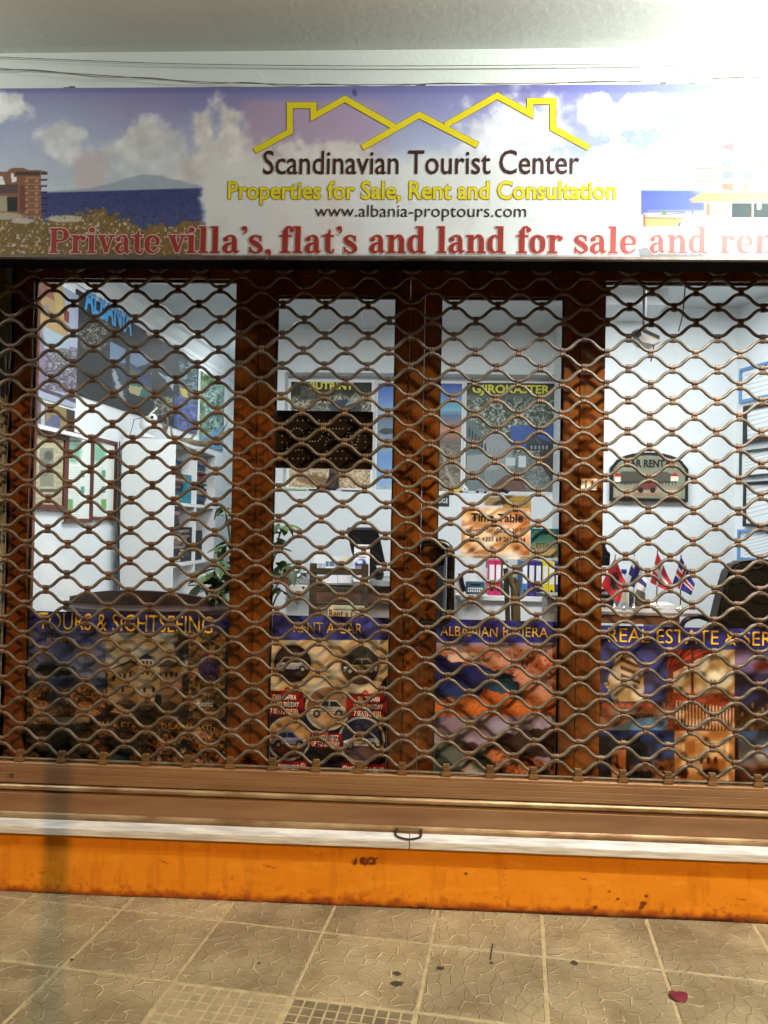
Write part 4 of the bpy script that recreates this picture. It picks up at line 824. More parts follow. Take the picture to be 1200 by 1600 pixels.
header(c, 950, 1004); c.c = c.c*.88; c.build('poster_print', pst); title('ALBANIAN', 1, 688, 777, 994, 979, pst); title('RIVIERA', 1, 786, 856, 995, 980, pst)
# 4 real estate
r4 = (xs[944]+.007, 3.55, .452, GP.hit(1060, 980)[1])
pst = thing('real_estate_poster', 'poster of night lit villas and a balustrade under a blue header', 'poster', (r4[0], YG-.004, r4[2]))
c = Cv(GP, r4, .95); x, y = c.x, c.y; c.fill((40, 36, 50)); header(c, 960, 1014)
k = c.box_mask(930, 1015, 1043, 1141, 1); c.put(k, (60, 58, 110)); c.put(k*sst(.4, .65, fbm(x, y, 26, 3))*.6, (96, 100, 160)); c.poly([(962, 1030), (978, 1018), (1006, 1050), (1006, 1090), (956, 1092), (950, 1060)], (206, 176, 140)); 
for q in range(5): c.poly([(970, 1026+q*13), (1000, 1040+q*12), (1000, 1045+q*12), (970, 1033+q*13)], (96, 62, 50)); c.rectp(944+q*3, 1066+q*5, 950+q*3, 1070+q*5, (220, 200, 170))
c.rectp(966, 1076, 1004, 1096, (230, 206, 170)); c.rectp(957, 1080, 964, 1100, (190, 180, 170)); c.speck(k*sst(1094, 1100, y+(fbm(x, y, 14, 5)-.5)*8), (70, 44, 40), (150, 90, 60), 8, 7)
for bx in (968, 985, 1001, 1014, 948): c.ell(bx, 1103, 8, 5, (190, 90, 60), 1, .2, .2)
c.rectp(940, 1106, 1042, 1118, (150, 106, 80), .8, 2); 
for q in range(8): c.poly([(986+q*4.6, 1115), (989+q*4.6, 1115), (985+q*4.6, 1122), (982+q*4.6, 1122)], (30, 26, 30))
c.poly([(985, 1124), (1043, 1118), (1043, 1141), (940, 1141)], (96, 130, 160)); c.poly([(930, 1118), (985, 1126), (950, 1141), (930, 1141)], (150, 96, 66))
k = c.box_mask(1043, 1015, 1148, 1142, 1); c.put(k, (196, 160, 116)); c.put(k*np.exp(-((x-1120)/36)**2-((y-1050)/26)**2), (240, 226, 190)); c.put(k*sst(.5, .7, fbm(x, y, 24, 13))*.5, (160, 118, 80)); c.poly([(1043, 1015), (1130, 1015), (1090, 1030), (1043, 1056)], (110, 34, 22)); 
for q in range(5): c.line([(1050+q*14, 1016), (1044+q*6, 1040+q*-2)], 3, (180, 60, 36), .9)
c.rectp(1043, 1046, 1052, 1142, (96, 38, 26)); c.rectp(1080, 1020, 1084, 1142, (80, 30, 22)); c.speck(k*sst(1080, 1086, y), (96, 44, 30), (170, 80, 44), 5, 14); c.poly([(1052, 1088), (1148, 1098), (1148, 1104), (1052, 1094)], (170, 66, 40)); c.poly([(1052, 1126), (1148, 1142), (1052, 1142)], (110, 50, 34))
for q in range(18):
    bx = 1056+q*5.2; h = 1 if q % 2 else 0; c.poly([(bx, 1094+q*.7), (bx+3, 1094+q*.7), (bx+2.2, 1104+q*.8), (bx+3.4, 1118+q), (bx+2.4, 1130+q), (bx, 1130+q), (bx-.6, 1118+q), (bx+.6, 1104+q*.8)], (232, 190, 150))
k = c.box_mask(1148, 1015, 1400, 1142, 1); c.put(k, (84, 66, 100)); c.put(k*np.exp(-((y-1035)/12)**2)*.6, (170, 140, 170)); c.ell(1190, 1040, 14, 6, (120, 50, 50), 1, .3, .4); c.put(k*sst(1050, 1056, y)*.8, (34, 30, 60)); c.speck(k*sst(1100, 1112, y+(fbm(x, y, 8, 19)-.5)*26), (28, 22, 20), (110, 76, 36), 5, 20)
for q in range(9): a = 1160+q*8; c.ell(a, 1116-(q % 3)*7, 2, 4, (150, 106, 60), .9)
k = c.box_mask(930, 1141, 1054, 1220, 1); c.grad([(1141, (30, 50, 120)), (1190, (70, 80, 120))], k); c.poly([(930, 1150), (1000, 1150), (1020, 1190), (1020, 1220), (930, 1220)], (30, 28, 34), .9, 8, 14, 4); c.rectp(956, 1170, 978, 1220, (196, 116, 66)); c.poly([(966, 1170), (972, 1152), (980, 1170)], (150, 70, 44)); c.rectp(962, 1180, 966, 1200, (110, 60, 40)); c.rectp(984, 1196, 1050, 1206, (120, 66, 44), .9)
for q in range(5): c.ell(992+q*11, 1208, 4, 5, (30, 22, 26))
c.speck(k*c.box_mask(1020, 1188, 1054, 1220, 4), (70, 44, 36), (190, 110, 60), 5, 24)
k = c.box_mask(1054, 1142, 1150, 1220, 1); c.put(k, (222, 160, 100)); c.put(k*sst(.45, .7, fbm(x, y, 20, 25))*.4, (190, 110, 60)); c.rectp(1086, 1158, 1130, 1186, (240, 190, 130), .9); c.rectp(1098, 1190, 1122, 1218, (150, 84, 44), .8)
for bx in (1096, 1107, 1118): c.ell(bx, 1188, 3, 6, (84, 44, 30))
c.rectp(1134, 1150, 1139, 1220, (246, 206, 150)); c.rectp(1066, 1160, 1070, 1220, (246, 206, 150)); c.ell(1066, 1208, 10, 9, (70, 30, 20), 1, .3, .3); c.ell(1110, 1208, 18, 7, (50, 36, 22), 1, .3, .4)
k = c.box_mask(1150, 1142, 1400, 1220, 1); c.grad([(1142, (50, 70, 110)), (1180, (120, 124, 140)), (1200, (130, 90, 70))], k); c.ell(1196, 1184, 16, 12, (190, 186, 190), .8, .4, .3); c.speck(k*sst(1196, 1202, y+(fbm(x, y, 6, 27)-.5)*10), (50, 30, 24), (120, 66, 40), 5, 28); c.rectp(1148, 1142, 1154, 1220, (40, 24, 20))
c.c = c.c*.88; c.build('poster_print', pst); title('REAL ESTATE & SERVICES', 1, 950, 1282, 1007, 985, pst)
# timetable, small card, number plate
tp = face(YG-.003); q = tp.rect(721, 793, 828, 867); tt = thing('timetable_notice', 'pale orange opening hours notice taped on the door glass', 'notice', (q[0], YG-.003, q[2]))
c = Cv(tp, q, 1.1); x, y = c.x, c.y; c.fill((232, 190, 150)); c.put(sst(.4, .6, fbm(x*.6+y*.9, y*.9-x*.2, 22, 3, 3)), (206, 140, 96)); c.put(sst(.55, .7, fbm(x*.6+y*.9, y, 18, 9, 3))*.7, (246, 224, 204)); c.build('notice_print', tt)  # diagonal darker and paler bands put the grille's shadow into the colour
text('Time Table', tp, 736, 817, 815, 803, ink, tt, 'headline', bold=.03); text('Every day  08:30-20:30', tp, 735, 820, 832, 825, ink, tt, 'hours_lettering', bold=.004); text('Tel: +355 69 263 3334', tp, 736, 821, 846, 839, ink, tt, 'phone_lettering', bold=.02)
tape = pmat('clear_tape', (214, 206, 186), .2, var=.1, bump=.1)
for a, b, d, e in ((735, 772, 757, 790), (757, 778, 800, 791)): pass
q = tp.rect(716, 868, 835, 873); MB().pbox(tp, q[0], q[1], q[2], q[3], 0, .0004).build('tape', tape, tt)
ec = face(YG+.006); q = ec.rect(829, 826, 872, 872); ca = thing('estate_card', 'blue and white estate agency card behind the door glass', 'card', (q[0], YG+.006, q[2]))
c = Cv(ec, (q[0], q[1], q[2], q[3]), 1.1); c.grad([(826, (30, 140, 226)), (845, (90, 186, 240)), (858, (222, 236, 240)), (872, (230, 240, 244))]); c.line([(832, 836), (838, 830), (844, 836), (848, 832), (856, 838), (866, 830)], 1, (190, 210, 60)); c.build('card_print', ca)
text('ESTATE', ec, 838, 869, 857, 849, pmat('dark_blue_print', (16, 40, 70), .6, bump=0), ca, 'card_lettering')
for nm, a, b, d, e, cl, lb in (('taped_note', 757, 776, 787, 790, (206, 216, 222), 'small pale blue handwritten note above the opening hours notice'), ('taped_note', 786, 774, 830, 800, (216, 220, 186), 'yellowish handwritten note above the opening hours notice')):
    q = ec.rect(a, b, d, e); c = Cv(ec, q, 1.1, -.001); c.fill(cl)
    for k in range(4): c.line([(a+4, b+4+k*5), (d-5, b+3.4+k*5)], .8, (110, 120, 110), .6)
    tag(c.build(nm, None), lb, 'note')
np_ = face(YF); q = np_.rect(908, 748, 933, 766); mp_ = MB().bevbox(np_, *q, 0.0005, .004, .003).build('number_plate', flat('cream_plate', (236, 206, 176)), None); tag(mp_, 'small cream number plate reading 11 on the brown mullion', 'number plate')
text('11', np_, 914, 926, 762.5, 751, ink, mp_, 'numerals', bold=.01, n=.0045)
# led board behind the left door pane
lp = face(.16); q = lp.rect(430, 642, 582, 732); led = thing('dot_display_board', 'dark dot matrix display board hanging behind the left door glass', 'display', (q[0], .16, q[2]))
MB().pbox(lp, *q, -.03, 0).build('board', pmat('display_board_black', (30, 18, 16), .35, var=.2, scale=10), led, bevel=.002)
mb = MB(); dots = []
for k in range(13): dots += [(448+k*8.4, 657), (449+k*8.4, 716.5)]
for k in range(3): dots += [(441, 681+k*10), (571, 681+k*9.5)]
for t in range(9): a = math.pi*1.05-t*.42; dots.append((464+11*math.cos(a), 681-12*math.sin(a)))
dots += [(449, 693+3*k*1.3) for k in range(3)]+[(452+2.2*k, 703+k*.9) for k in range(2)]+[(462+k*5, 704-(k % 2)) for k in range(3)]
dots += [(487+k*4.6, 670) for k in range(4)]+[(483, 675), (505, 676), (503, 682), (500, 686), (497, 689), (484, 689.5), (488, 689.5), (492, 689.5)]
dots += [(515+k*5.2, 670) for k in range(5)]+[(513, 679), (511.5, 684), (510, 690), (508.6, 695), (507.5, 700), (506, 705.6), (511, 705.4), (514, 687), (519, 687), (524, 687), (527, 705), (535, 705)]
dots += [(545, 671), (543, 676), (546, 676), (541.6, 681), (548, 681), (541, 685), (550, 691), (556, 695), (559, 690), (560, 686), (561, 681), (552, 695), (557, 700), (562, 671)]
for px, py in dots: u_, v_ = lp.hit(px, py); mb.disc(lp, u_, v_, .0028, n=.0012, seg=6)
tag(mb.build('display_dots', flat('pale_led_bead', (190, 216, 250)), led), kind='stuff')
# ------------------------------------------------------------------ inside the office: left wall
LW = Plane((A0[0], A0[1], 0), (wd[0], wd[1], 0))       # left wall, right axis runs into the room
LWN = LW.N if LW.N[0] > 0 else -LW.N
LP_ = LW.off(.012)
wood_fr = pmat('red_brown_frame', (96, 42, 30), .4, var=.15, scale=12, bump=.1)
black_fr = pmat('black_frame', (20, 20, 22), .3, var=.1, bump=0); blue_fr = pmat('blue_frame_print', (96, 140, 190), .5, var=.05, bump=0)
def bigpanel():
    # dark country panel: as wide as seen, top follows the cornice
    u0, v1 = LP_.hit(124, 440); u1, _ = LP_.hit(311, 560); vt = LP_.hit(311, 552)[1]; vb = LP_.hit(125, 605)[1]
    vb2 = LP_.hit(308, 688)[1]; return u0-.02, u1, (vb+vb2)/2, vt
u0, u1, v0, v1 = bigpanel(); v1 = min(max(v1, v0+.5), 2.84)
pn = thing('country_wall_panel', 'dark wall panel with blue country name and small landscape photos under the cornice', 'wall panel', LP_.pt(u0, v0))
MB().pbox(LW, u0, u1, v0, v1, .001, .011).build('panel_board', black_m, pn)
c = Cv(LP_, (u0, u1, v0, v1), 1.3); x, y = c.x, c.y; c.fill((46, 52, 54)); c.put(sst(.4, .7, fbm(x, y, 50, 3))*.5, (60, 62, 60))
c.speck(sst(.35, .0, np.hypot((x-148)/34, (y-522)/34)-.6), (38, 40, 36), (170, 164, 146), 4, 5, 3, .45, .62); c.poly([(172, 533), (196, 546), (196, 570), (172, 562)], (120, 160, 206)); c.poly([(172, 562), (196, 568), (198, 630), (178, 622)], (60, 76, 96)); c.poly([(174, 578), (182, 580), (196, 628), (188, 626)], (190, 204, 214), .8, 4, 5)
c.poly([(203, 544), (237, 562), (237, 610), (203, 590)], (120, 160, 200)); c.poly([(213, 575), (237, 565), (237, 600)], (40, 60, 50), 1, 4); c.poly([(203, 566), (237, 590), (237, 620), (203, 604)], (40, 66, 130), .9); c.poly([(203, 572), (212, 580), (214, 592), (203, 592)], (96, 110, 60)); c.poly([(203, 596), (237, 606), (237, 626), (203, 612)], (50, 130, 120)); c.poly([(203, 600), (222, 606), (216, 618), (203, 614)], (196, 190, 120), 1, 3)
c.poly([(240, 572), (272, 592), (272, 640), (240, 620)], (40, 54, 44), 1, 3); c.poly([(248, 580), (272, 594), (272, 612)], (150, 186, 200), 1, 3); c.speck(c.box_mask(240, 620, 270, 650, 3), (40, 44, 34), (170, 168, 140), 4, 9)
c.poly([(280, 560), (308, 576), (308, 630), (280, 610)], (50, 70, 60)); c.speck(c.box_mask(280, 562, 308, 628, 3)*.8, (40, 60, 50), (120, 160, 180), 7, 12); c.poly([(283, 605), (294, 612), (294, 622), (283, 616)], (210, 180, 60), 1, 4); c.poly([(230, 508), (238, 514), (238, 528), (230, 522)], (220, 190, 110), 1, 2)
c.poly([(272, 616), (308, 634), (308, 690), (272, 670)], (66, 80, 150)); c.speck(c.box_mask(276, 622, 308, 680, 6)*.5, (66, 80, 150), (150, 170, 220), 9, 15)
c.c = (c.c*.7+c.c.mean(axis=2, keepdims=True)*.25)*.9; c.build('panel_print', pn, print_mat('panel_print_matt', .6, .3))
text('ALBANIA', LP_, 131, 206, 502, 462, flat('sky_blue_letters', (70, 160, 226)), pn, 'panel_lettering', bold=.03, n=.002)
def wallpic(name, label, cat, quad, paint, grp=None, P=LP_, frame=None, fw=.012, dens=1.3, th=.01):
    q = P.rect(*quad); t = thing(name, label, cat, P.pt((q[0]+q[1])/2, q[2]), grp)
    a, b, d, e = q
    MB().pbox(P, a, b, d, e, -.011, .0).build('backing', white_lam, t)
    c = Cv(P, (a+.001, b-.001, d+.001, e-.001), dens, .0012); c.fill((220, 222, 214)); paint(c, c.x, c.y); c.build('picture', t, print_mat('framed_print', .5, .3))
    if frame:
        for (p0, p1, p2, p3) in ((a, b, e-fw, e), (a, b, d, d+fw), (a, a+fw, d+fw, e-fw), (b-fw, b, d+fw, e-fw)): MB().pbox(P, p0, p1, p2, p3, .002, .002+th).build('frame_bar', frame, t)
    return t
def p_house(c, x, y):
    c.fill((176, 190, 226)); c.poly([(40, 430), (84, 440), (100, 462), (108, 540), (40, 500)], (206, 164, 96)); c.poly([(40, 430), (78, 440), (86, 470), (50, 452)], (176, 96, 76)); c.poly([(50, 462), (110, 512), (120, 525), (50, 480)], (150, 110, 60)); c.poly([(84, 440), (98, 446), (100, 498), (88, 486)], (220, 190, 100)); c.poly([(100, 480), (108, 488), (108, 506), (100, 500)], (150, 60, 50)); c.ell(73, 482, 4, 7, (150, 146, 140)); c.poly([(50, 500), (64, 508), (70, 530), (124, 545), (124, 620), (50, 600)], (140, 120, 160)); c.poly([(69, 510), (112, 532), (108, 546), (69, 544)], (166, 196, 214)); c.ell(98, 560, 16, 16, (110, 112, 100)); c.speck(c.box_mask(70, 548, 124, 610, 4)*.7, (70, 66, 84), (200, 200, 200), 5, 4, 3, .5, .62); c.poly([(50, 600), (124, 626), (124, 632), (50, 606)], (90, 80, 90)); c.c = (c.c*.62+c.c.mean(axis=2, keepdims=True)*.25)*.9
wallpic('house_photo_panel', 'panel photo of an ochre house beside mauve hills, left of the dark panel', 'photo panel', (47, 440, 121, 628), p_house)
def p_low(c, x, y):
    c.fill((120, 112, 140)); c.rectp(64, 600, 70, 672, (220, 222, 224)); c.rectp(72, 606, 104, 672, (186, 156, 84)); c.rectp(104, 610, 116, 676, (70, 56, 40)); c.poly([(70, 664), (80, 648), (95, 650), (94, 672)], (110, 116, 160)); c.c = (c.c*.6+c.c.mean(axis=2, keepdims=True)*.25)*.85
wallpic('ochre_photo_panel', 'small photo panel with an ochre wall above the white ledge', 'photo panel', (47, 632, 117, 668), p_low)
q = LP_.rect(46, 664, 122, 678); MB().pbox(LP_, q[0], q[1]+.03, q[2], q[2]+.02, -.012, .05).build('wall_ledge', white_lam, None); tag(bpy.data.objects['wall_ledge'], 'narrow white ledge above the framed newspaper page', 'ledge')
def p_news(c, x, y):
    c.fill((176, 170, 140)); c.speck(np.ones_like(x)*.6, (150, 146, 120), (186, 180, 150), 4, 3); c.rectp(62, 700, 84, 760, (128, 128, 110)); c.ell(76, 712, 7, 8, (84, 86, 76)); c.ell(70, 730, 9, 14, (110, 110, 96)); c.rectp(62, 764, 92, 769, (50, 50, 44), .8)
    for k in range(12): c.line([(50, 690+k*8), (60, 691+k*8)], .8, (96, 94, 80), .7); c.line([(88, 690+k*8), (97, 691+k*8)], .8, (96, 94, 80), .7)
def p_art(seed):
    def f(c, x, y):
        c.fill((214, 224, 216)); c.ell(116+seed*36, 708, 12, 14, (96, 160, 130), .8, .4, .4, seed)
        for k in range(22): c.line([(106+seed*38, 730+k*3.8), (124+seed*38, 731+k*3.6)], .7, (130, 146, 140), .6)
        c.rectp(126+seed*33, 735, 132+seed*33, 746, (96, 150, 120)); c.rectp(126+seed*33, 760, 132+seed*33, 770, (80, 150, 150)); c.rectp(106+seed*52, 780, 114+seed*52, 796, (110, 160, 96)); c.rectp(107+seed*40, 688+seed*4, 128+seed*30, 691+seed*4, (90, 110, 110), .7)
    return f
wallpic('framed_newspaper', 'yellowed newspaper page in a red brown frame', 'picture frame', (42, 674, 102, 797), p_news, 'framed press pages on the left wall', frame=wood_fr, fw=.03)
wallpic('framed_article', 'middle framed press page, with green picture top left', 'picture frame', (101, 677, 143, 816), p_art(0), 'framed press pages on the left wall', frame=wood_fr, fw=.022)
wallpic('framed_article', 'framed press page farthest into the room, beside the black gap', 'picture frame', (141, 686, 180, 813), p_art(1), 'framed press pages on the left wall', frame=wood_fr, fw=.022)
def p_green(c, x, y):
    c.fill((60, 84, 60)); c.speck(np.ones_like(x)*1.0, (44, 62, 44), (120, 140, 90), 7, 3); c.speck(c.box_mask(318, 600, 352, 700, 10), (50, 72, 66), (150, 176, 170), 6, 5); c.poly([(300, 690), (360, 660), (360, 720), (300, 720)], (96, 140, 180), .8, 5)
wallpic('waterfall_photo_panel', 'green waterfall photo panel at the far end of the left wall', 'photo panel', (312, 590, 350, 700), p_green)
dk = pmat('black_cord', (10, 10, 10), .6, bump=0)
# dark gap drawn as a thin black tube, and bookcase
YBK = 1.75
bx0, bz1 = at(191, 685, YBK)[[0, 2]]; bx1 = at(271, 800, YBK)[0]
d_ = ray(336, 800); ybk2 = C[1]+(bx1-C[0])/d_[0]*d_[1]
bk = thing('bookcase', 'tall white bookcase with its blank end panel towards the window', 'bookcase', ((bx0+bx1)/2, YBK, ZF))
T_ = .022; YM = (YBK+ybk2)/2-.02
def bb(name, a, b, mat=white_lam): return MB().box(a, b).build(name, mat, bk, bevel=.001)
bb('end_panel', (bx0, YBK, ZF), (bx1, YBK+T_, bz1)); bb('far_panel', (bx0, ybk2-T_, ZF), (bx1, ybk2, bz1)); bb('divider', (bx0, YM, ZF), (bx1, YM+T_, bz1-T_)); bb('back_panel', (bx0, YBK+T_, ZF), (bx0+.01, ybk2-T_, bz1-T_))
bb('top_panel', (bx0, YBK+T_, bz1-T_), (bx1, ybk2-T_, bz1))
yb_ = YBK+.02
def shz(py): d = ray(276, py); t = (bx1-C[0])/d[0]; return C[2]+t*d[2]
ZSH = [shz(785), shz(881), shz(960)]
for z in ZSH: bb('shelf', (bx0+.01, YBK+T_, z-T_), (bx1-.002, YM, z)); bb('shelf', (bx0+.01, YM+T_, z-T_), (bx1-.002, ybk2-T_, z))
p0 = at(187, 690, YBK-.02); p1 = at(187, 935, YBK-.02); tag(MB().tube([p0, (p0[0]+.004, p0[1], (p0[2]+p1[2])/2), p1], .004, 6).build('dark_gap_line', dk, bk))
BC = [(38, 36, 40), (120, 96, 80), (60, 60, 66), (150, 130, 110), (90, 40, 40), (170, 160, 150), (40, 50, 70), (100, 84, 90), (190, 170, 130), (30, 30, 34), (50, 90, 120), (136, 110, 100)]
bmats = [pmat('book_cover_%d' % i, k, .55, var=.12, scale=20, bump=.05) for i, k in enumerate(BC)]; teal = pmat('book_cover_teal', (40, 130, 150), .5); redb = pmat('book_cover_red', (200, 60, 60), .5); pages = pmat('book_pages', (214, 206, 186), .8, var=.06, scale=60, stretch=(1, 1, 8))
CN = ['black', 'tan', 'dark grey', 'light brown', 'dark red', 'grey', 'navy', 'mauve', 'yellowish', 'black', 'blue', 'brown']
def book(x0, x1, y0, y1, z0, z1, mt, lab, upright=False):
    t = thing('book', lab, 'book', ((x0+x1)/2, (y0+y1)/2, z0), 'books lying in the bookcase')
    if upright: MB().box((x0, y0, z0), (x1, y1, z1)).build('cover', mt, t, bevel=.001); MB().box((x0+.004, y0+.003, z1+.0002), (x1-.004, y1-.003, z1+.001)).build('pages', pages, t); return t
    th = min(.003, (z1-z0)*.15)
    MB().box((x0, y0, z0), (x1, y1, z0+th)).box((x0, y0, z1-th), (x1, y1, z1)).box((x1-th, y0, z0+th), (x1, y1, z1-th)).build('cover', mt, t); MB().box((x0+.002, y0+.004, z0+th), (x1-th, y1-.004, z1-th)).build('pages', pages, t); return t
CO = ['upper near', 'upper far', 'middle near', 'middle far']
rr = random.Random(11)
def stack(ya, yb, z0, z1, tag_, red_at=None):
    z = z0+.001; k = 0; seq = []
    while z < z1-.012:
        h = rr.uniform(.012, .034); m = rr.randrange(12); mt = bmats[m]; cn = CN[m]
        if red_at is not None and z <= red_at < z+h: mt, cn = redb, 'bright red'
        a = rr.uniform(.0, .03); b = rr.uniform(.0, .05)
        bk_ = book(bx1-.25+rr.uniform(-.02, .01), bx1-.012-rr.uniform(0, .03), ya+a, yb-b, z, z+h-.0008, mt, 'x'); seq.append((bk_, cn)); z += h; k += 1
    for i, (o, cn) in enumerate(seq):
        lo = 'on the shelf' if i == 0 else 'on a %s one' % seq[i-1][1]; hi = 'topmost' if i+1 == len(seq) else 'under a %s one' % seq[i+1][1]
        o['label'] = '%s book %s, %s, %s stack' % (cn, lo, hi, tag_)
def zat(py, px=300): d = ray(px, py); t = (bx1-C[0])/d[0]; return C[2]+t*d[2]
Y1, Y2 = YBK+T_+.01, YM-.01; Y3, Y4 = YM+T_+.01, ybk2-T_-.01
def ysp(px): d = ray(px, 800); return C[1]+(bx1-C[0])/d[0]*d[1]
stack(Y1+.02, ysp(291), ZSH[0], zat(716, 284), 'upper near'); stack(Y3, ysp(327), ZSH[0], zat(712, 316), 'upper far', zat(743, 316))
stack(Y1, ysp(288), ZSH[1], zat(795, 284), 'middle near'); stack(ysp(291), ysp(303), ZSH[1], zat(828, 297), 'middle centre')
for k, (a, b) in enumerate(((293, 296.5), (297, 300.5))): book(bx1-.2, bx1-.01, ysp(a), ysp(b), ZSH[0]+.001, zat(742, 296), teal, 'upright teal book %s' % ('touching the upper stack', 'touching the divider')[k], True)
for a, b, mt, l in ((305, 308, bmats[2], 'upright dark grey book left of the black file in the middle shelf'),): book(bx1-.2, bx1-.02, ysp(a), ysp(b), ZSH[1]+.001, zat(824, 306), mt, l, True)
bf = MB().box((bx1-.25, ysp(309), ZSH[1]+.001), (bx1-.01, ysp(319), zat(829, 314))).build('black_file_box', black_m, None, bevel=.002); tag(bf, 'tall black file box on the middle shelf of the bookcase', 'file box')
# webcam and antler on top of the bookcase
wc = thing('round_camera', 'white round indoor camera standing on the bookcase', 'camera', at(237, 684, YBK+.1)); cx, cy_, cz_ = wloc(wc); s = .0042
MB().lathe((cx-.035, cy_, cz_), [(.05, 0), (.052, .01), (.03, .018), (.02, .03)], 16).build('base', white_lam, wc, smooth=True); MB().ball((cx-.02, cy_, cz_+.085), .062, .055, .06, 18).build('body', white_lam, wc, smooth=True)
MB().ball((cx+.012, cy_-.03, cz_+.125), .032, .03, .03, 14).build('head', white_lam, wc, smooth=True); MB().ball((cx+.02, cy_-.058, cz_+.127), .011, .006, .011, 10).build('lens', black_m, wc, smooth=True); MB().tube([(cx-.005, cy_-.03, cz_+.15), (cx+.045, cy_-.03, cz_+.195)], .005, 8).build('aerial', white_lam, wc)
MB().tube([(cx-.07, cy_, cz_+.13), (cx-.12, cy_, cz_+.12), (cx-.135, cy_, cz_+.05), (cx-.15, cy_, cz_+.01)], .0022, 6).build('cable', dk, wc)
hm_ = pmat('antler_horn', (104, 92, 74), .6, var=.25, scale=20, bump=.3, c2=(150, 140, 118)); YA = 2.3
def A_(px, py): return at(px, py, YA)
an = thing('deer_antler', 'brown branching deer antler lying along the top of the bookcase', 'antler', A_(300, 695))
MB().tube(spline([A_(255, 660), A_(258, 676), A_(270, 688), A_(290, 688), A_(310, 693), A_(330, 690), A_(345, 684), A_(360, 668)], 4), list(np.interp(range(29), [0, 14, 22, 28], [.008, .02, .026, .006])), 8).build('beam', hm_, an, smooth=True)
for p in ([(258, 676), (262, 660), (259, 645)], [(272, 688), (268, 676), (268, 664)], [(294, 690), (302, 682), (309, 672)], [(334, 690), (346, 676), (356, 660)], [(338, 686), (350, 680), (362, 678)]):
    MB().tube(spline([A_(*q) for q in p], 4), list(np.linspace(.013, .003, 9)), 7).build('tine', hm_, an, smooth=True)
# round dark table
tb = thing('dark_table', 'dark brown rounded table top just inside the left window', 'table', at(215, 962, .75))
c0 = at(222, 945, .75); zt_ = c0[2]-.02; pts = [(math.cos(a), math.sin(a)) for a in np.linspace(0, 2*math.pi, 33)[:-1]]
mt = MB(); mt.V = []; cxx, cyy = c0[0], 1.0
V = [(cxx+.50*a, cyy+.36*b, zt_+z) for z in (-.03, 0) for a, b in pts]; mt.add(V, [tuple(range(32))[::-1], tuple(range(32, 64))]+[(i, (i+1) % 32, (i+1) % 32+32, i+32) for i in range(32)])
dkw = pmat('dark_walnut', (58, 42, 38), .35, var=.2, scale=3, stretch=(1, 6, 1), bump=.05); mt.build('table_top', dkw, tb); 
for sx, sy in ((-.3, -.15), (.3, -.15), (-.3, .2), (.3, .2)): MB().tube([(cxx+sx, cyy+sy, ZF), (cxx+sx, cyy+sy, zt_-.03)], .02, 8).build('leg', dkw, tb)
cb = MB(); k0 = at(215, 936, .9); 
for i in range(17):
    t = -1+i/8; x_ = k0[0]+.34*t*1.15; z_ = k0[2]-.01+.055*(1-t*t)*0+.0; top = k0[2]+.045*(1-abs(t)**2.2); cb.V += [np.array((x_, .9+.05*t*t, k0[2]-.22)), np.array((x_, .9+.05*t*t, top)), np.array((x_, .94+.05*t*t, top)), np.array((x_, .94+.05*t*t, k0[2]-.22))]
for i in range(16):
    for a in range(4): cb.F.append((i*4+a, i*4+(a+1) % 4, (i+1)*4+(a+1) % 4, (i+1)*4+a))
tag(cb.build('chair_back', dkw, None, smooth=True), 'curved dark chair back showing above the left poster', 'chair')

# ------------------------------------------------------------------ plants
leafm = pmat('variegated_leaf', (30, 56, 26), .4, var=.2, scale=18, bump=.1, c2=(66, 88, 40), rnd=.35, detail=1.5); stemm = pmat('plant_stem', (70, 72, 40), .7)
def leaf_mesh(L=.1, W_=.07):
    V = []; n = 6
    for i in range(n+1):
        t = i/n; w = W_*math.sin(math.pi*min(1, t*.92+.06))**.8*(1-.3*t); z = -.35*L*t*t
        V += [(-w/2, L*t, z+.006), (0, L*t, z-.002), (w/2, L*t, z+.006)]
    return mesh_from('leaf', V, [(3*i+a, 3*i+a+1, 3*i+a+4, 3*i+a+3) for i in range(n) for a in (0, 1)], leafm, True)
lfm = leaf_mesh()
def plant(name, label, base, clusters, potr=.12, pot=True, seed=1, pm=None):
    r_ = random.Random(seed); t = thing(name, label, 'plant', base); b0 = np.array(base)
    if pot: MB().lathe(b0, [(potr*.7, 0), (potr, .2), (potr*1.05, .21), (potr*.9, .2)], 16).build('pot', pm or pmat('terracotta', (140, 80, 56), .8), t, smooth=True)
    st = MB()
    for cx, cy, cz, n, s in clusters:
        st.tube(spline([b0+np.array((0, 0, .18 if pot else 0)), b0+np.array(((cx-b0[0])*.3, (cy-b0[1])*.3, (cz-b0[2])*.6)), (cx, cy, cz)], 5), .005, 6)
        for k in range(n):
            o = link('leaf', lfm, t, np.array((cx, cy, cz))-b0+np.array([r_.gauss(0, .015) for _ in range(3)])); sc = s*r_.uniform(.6, 1.0); o.scale = (sc, sc, sc)
            o.rotation_euler = (r_.uniform(-.9, .5), r_.uniform(-.4, .4), 2*math.pi*k/n+r_.uniform(-.3, .3))
    st.build('stem', stemm, t, smooth=True); return t
YPl = 1.15
cl = []
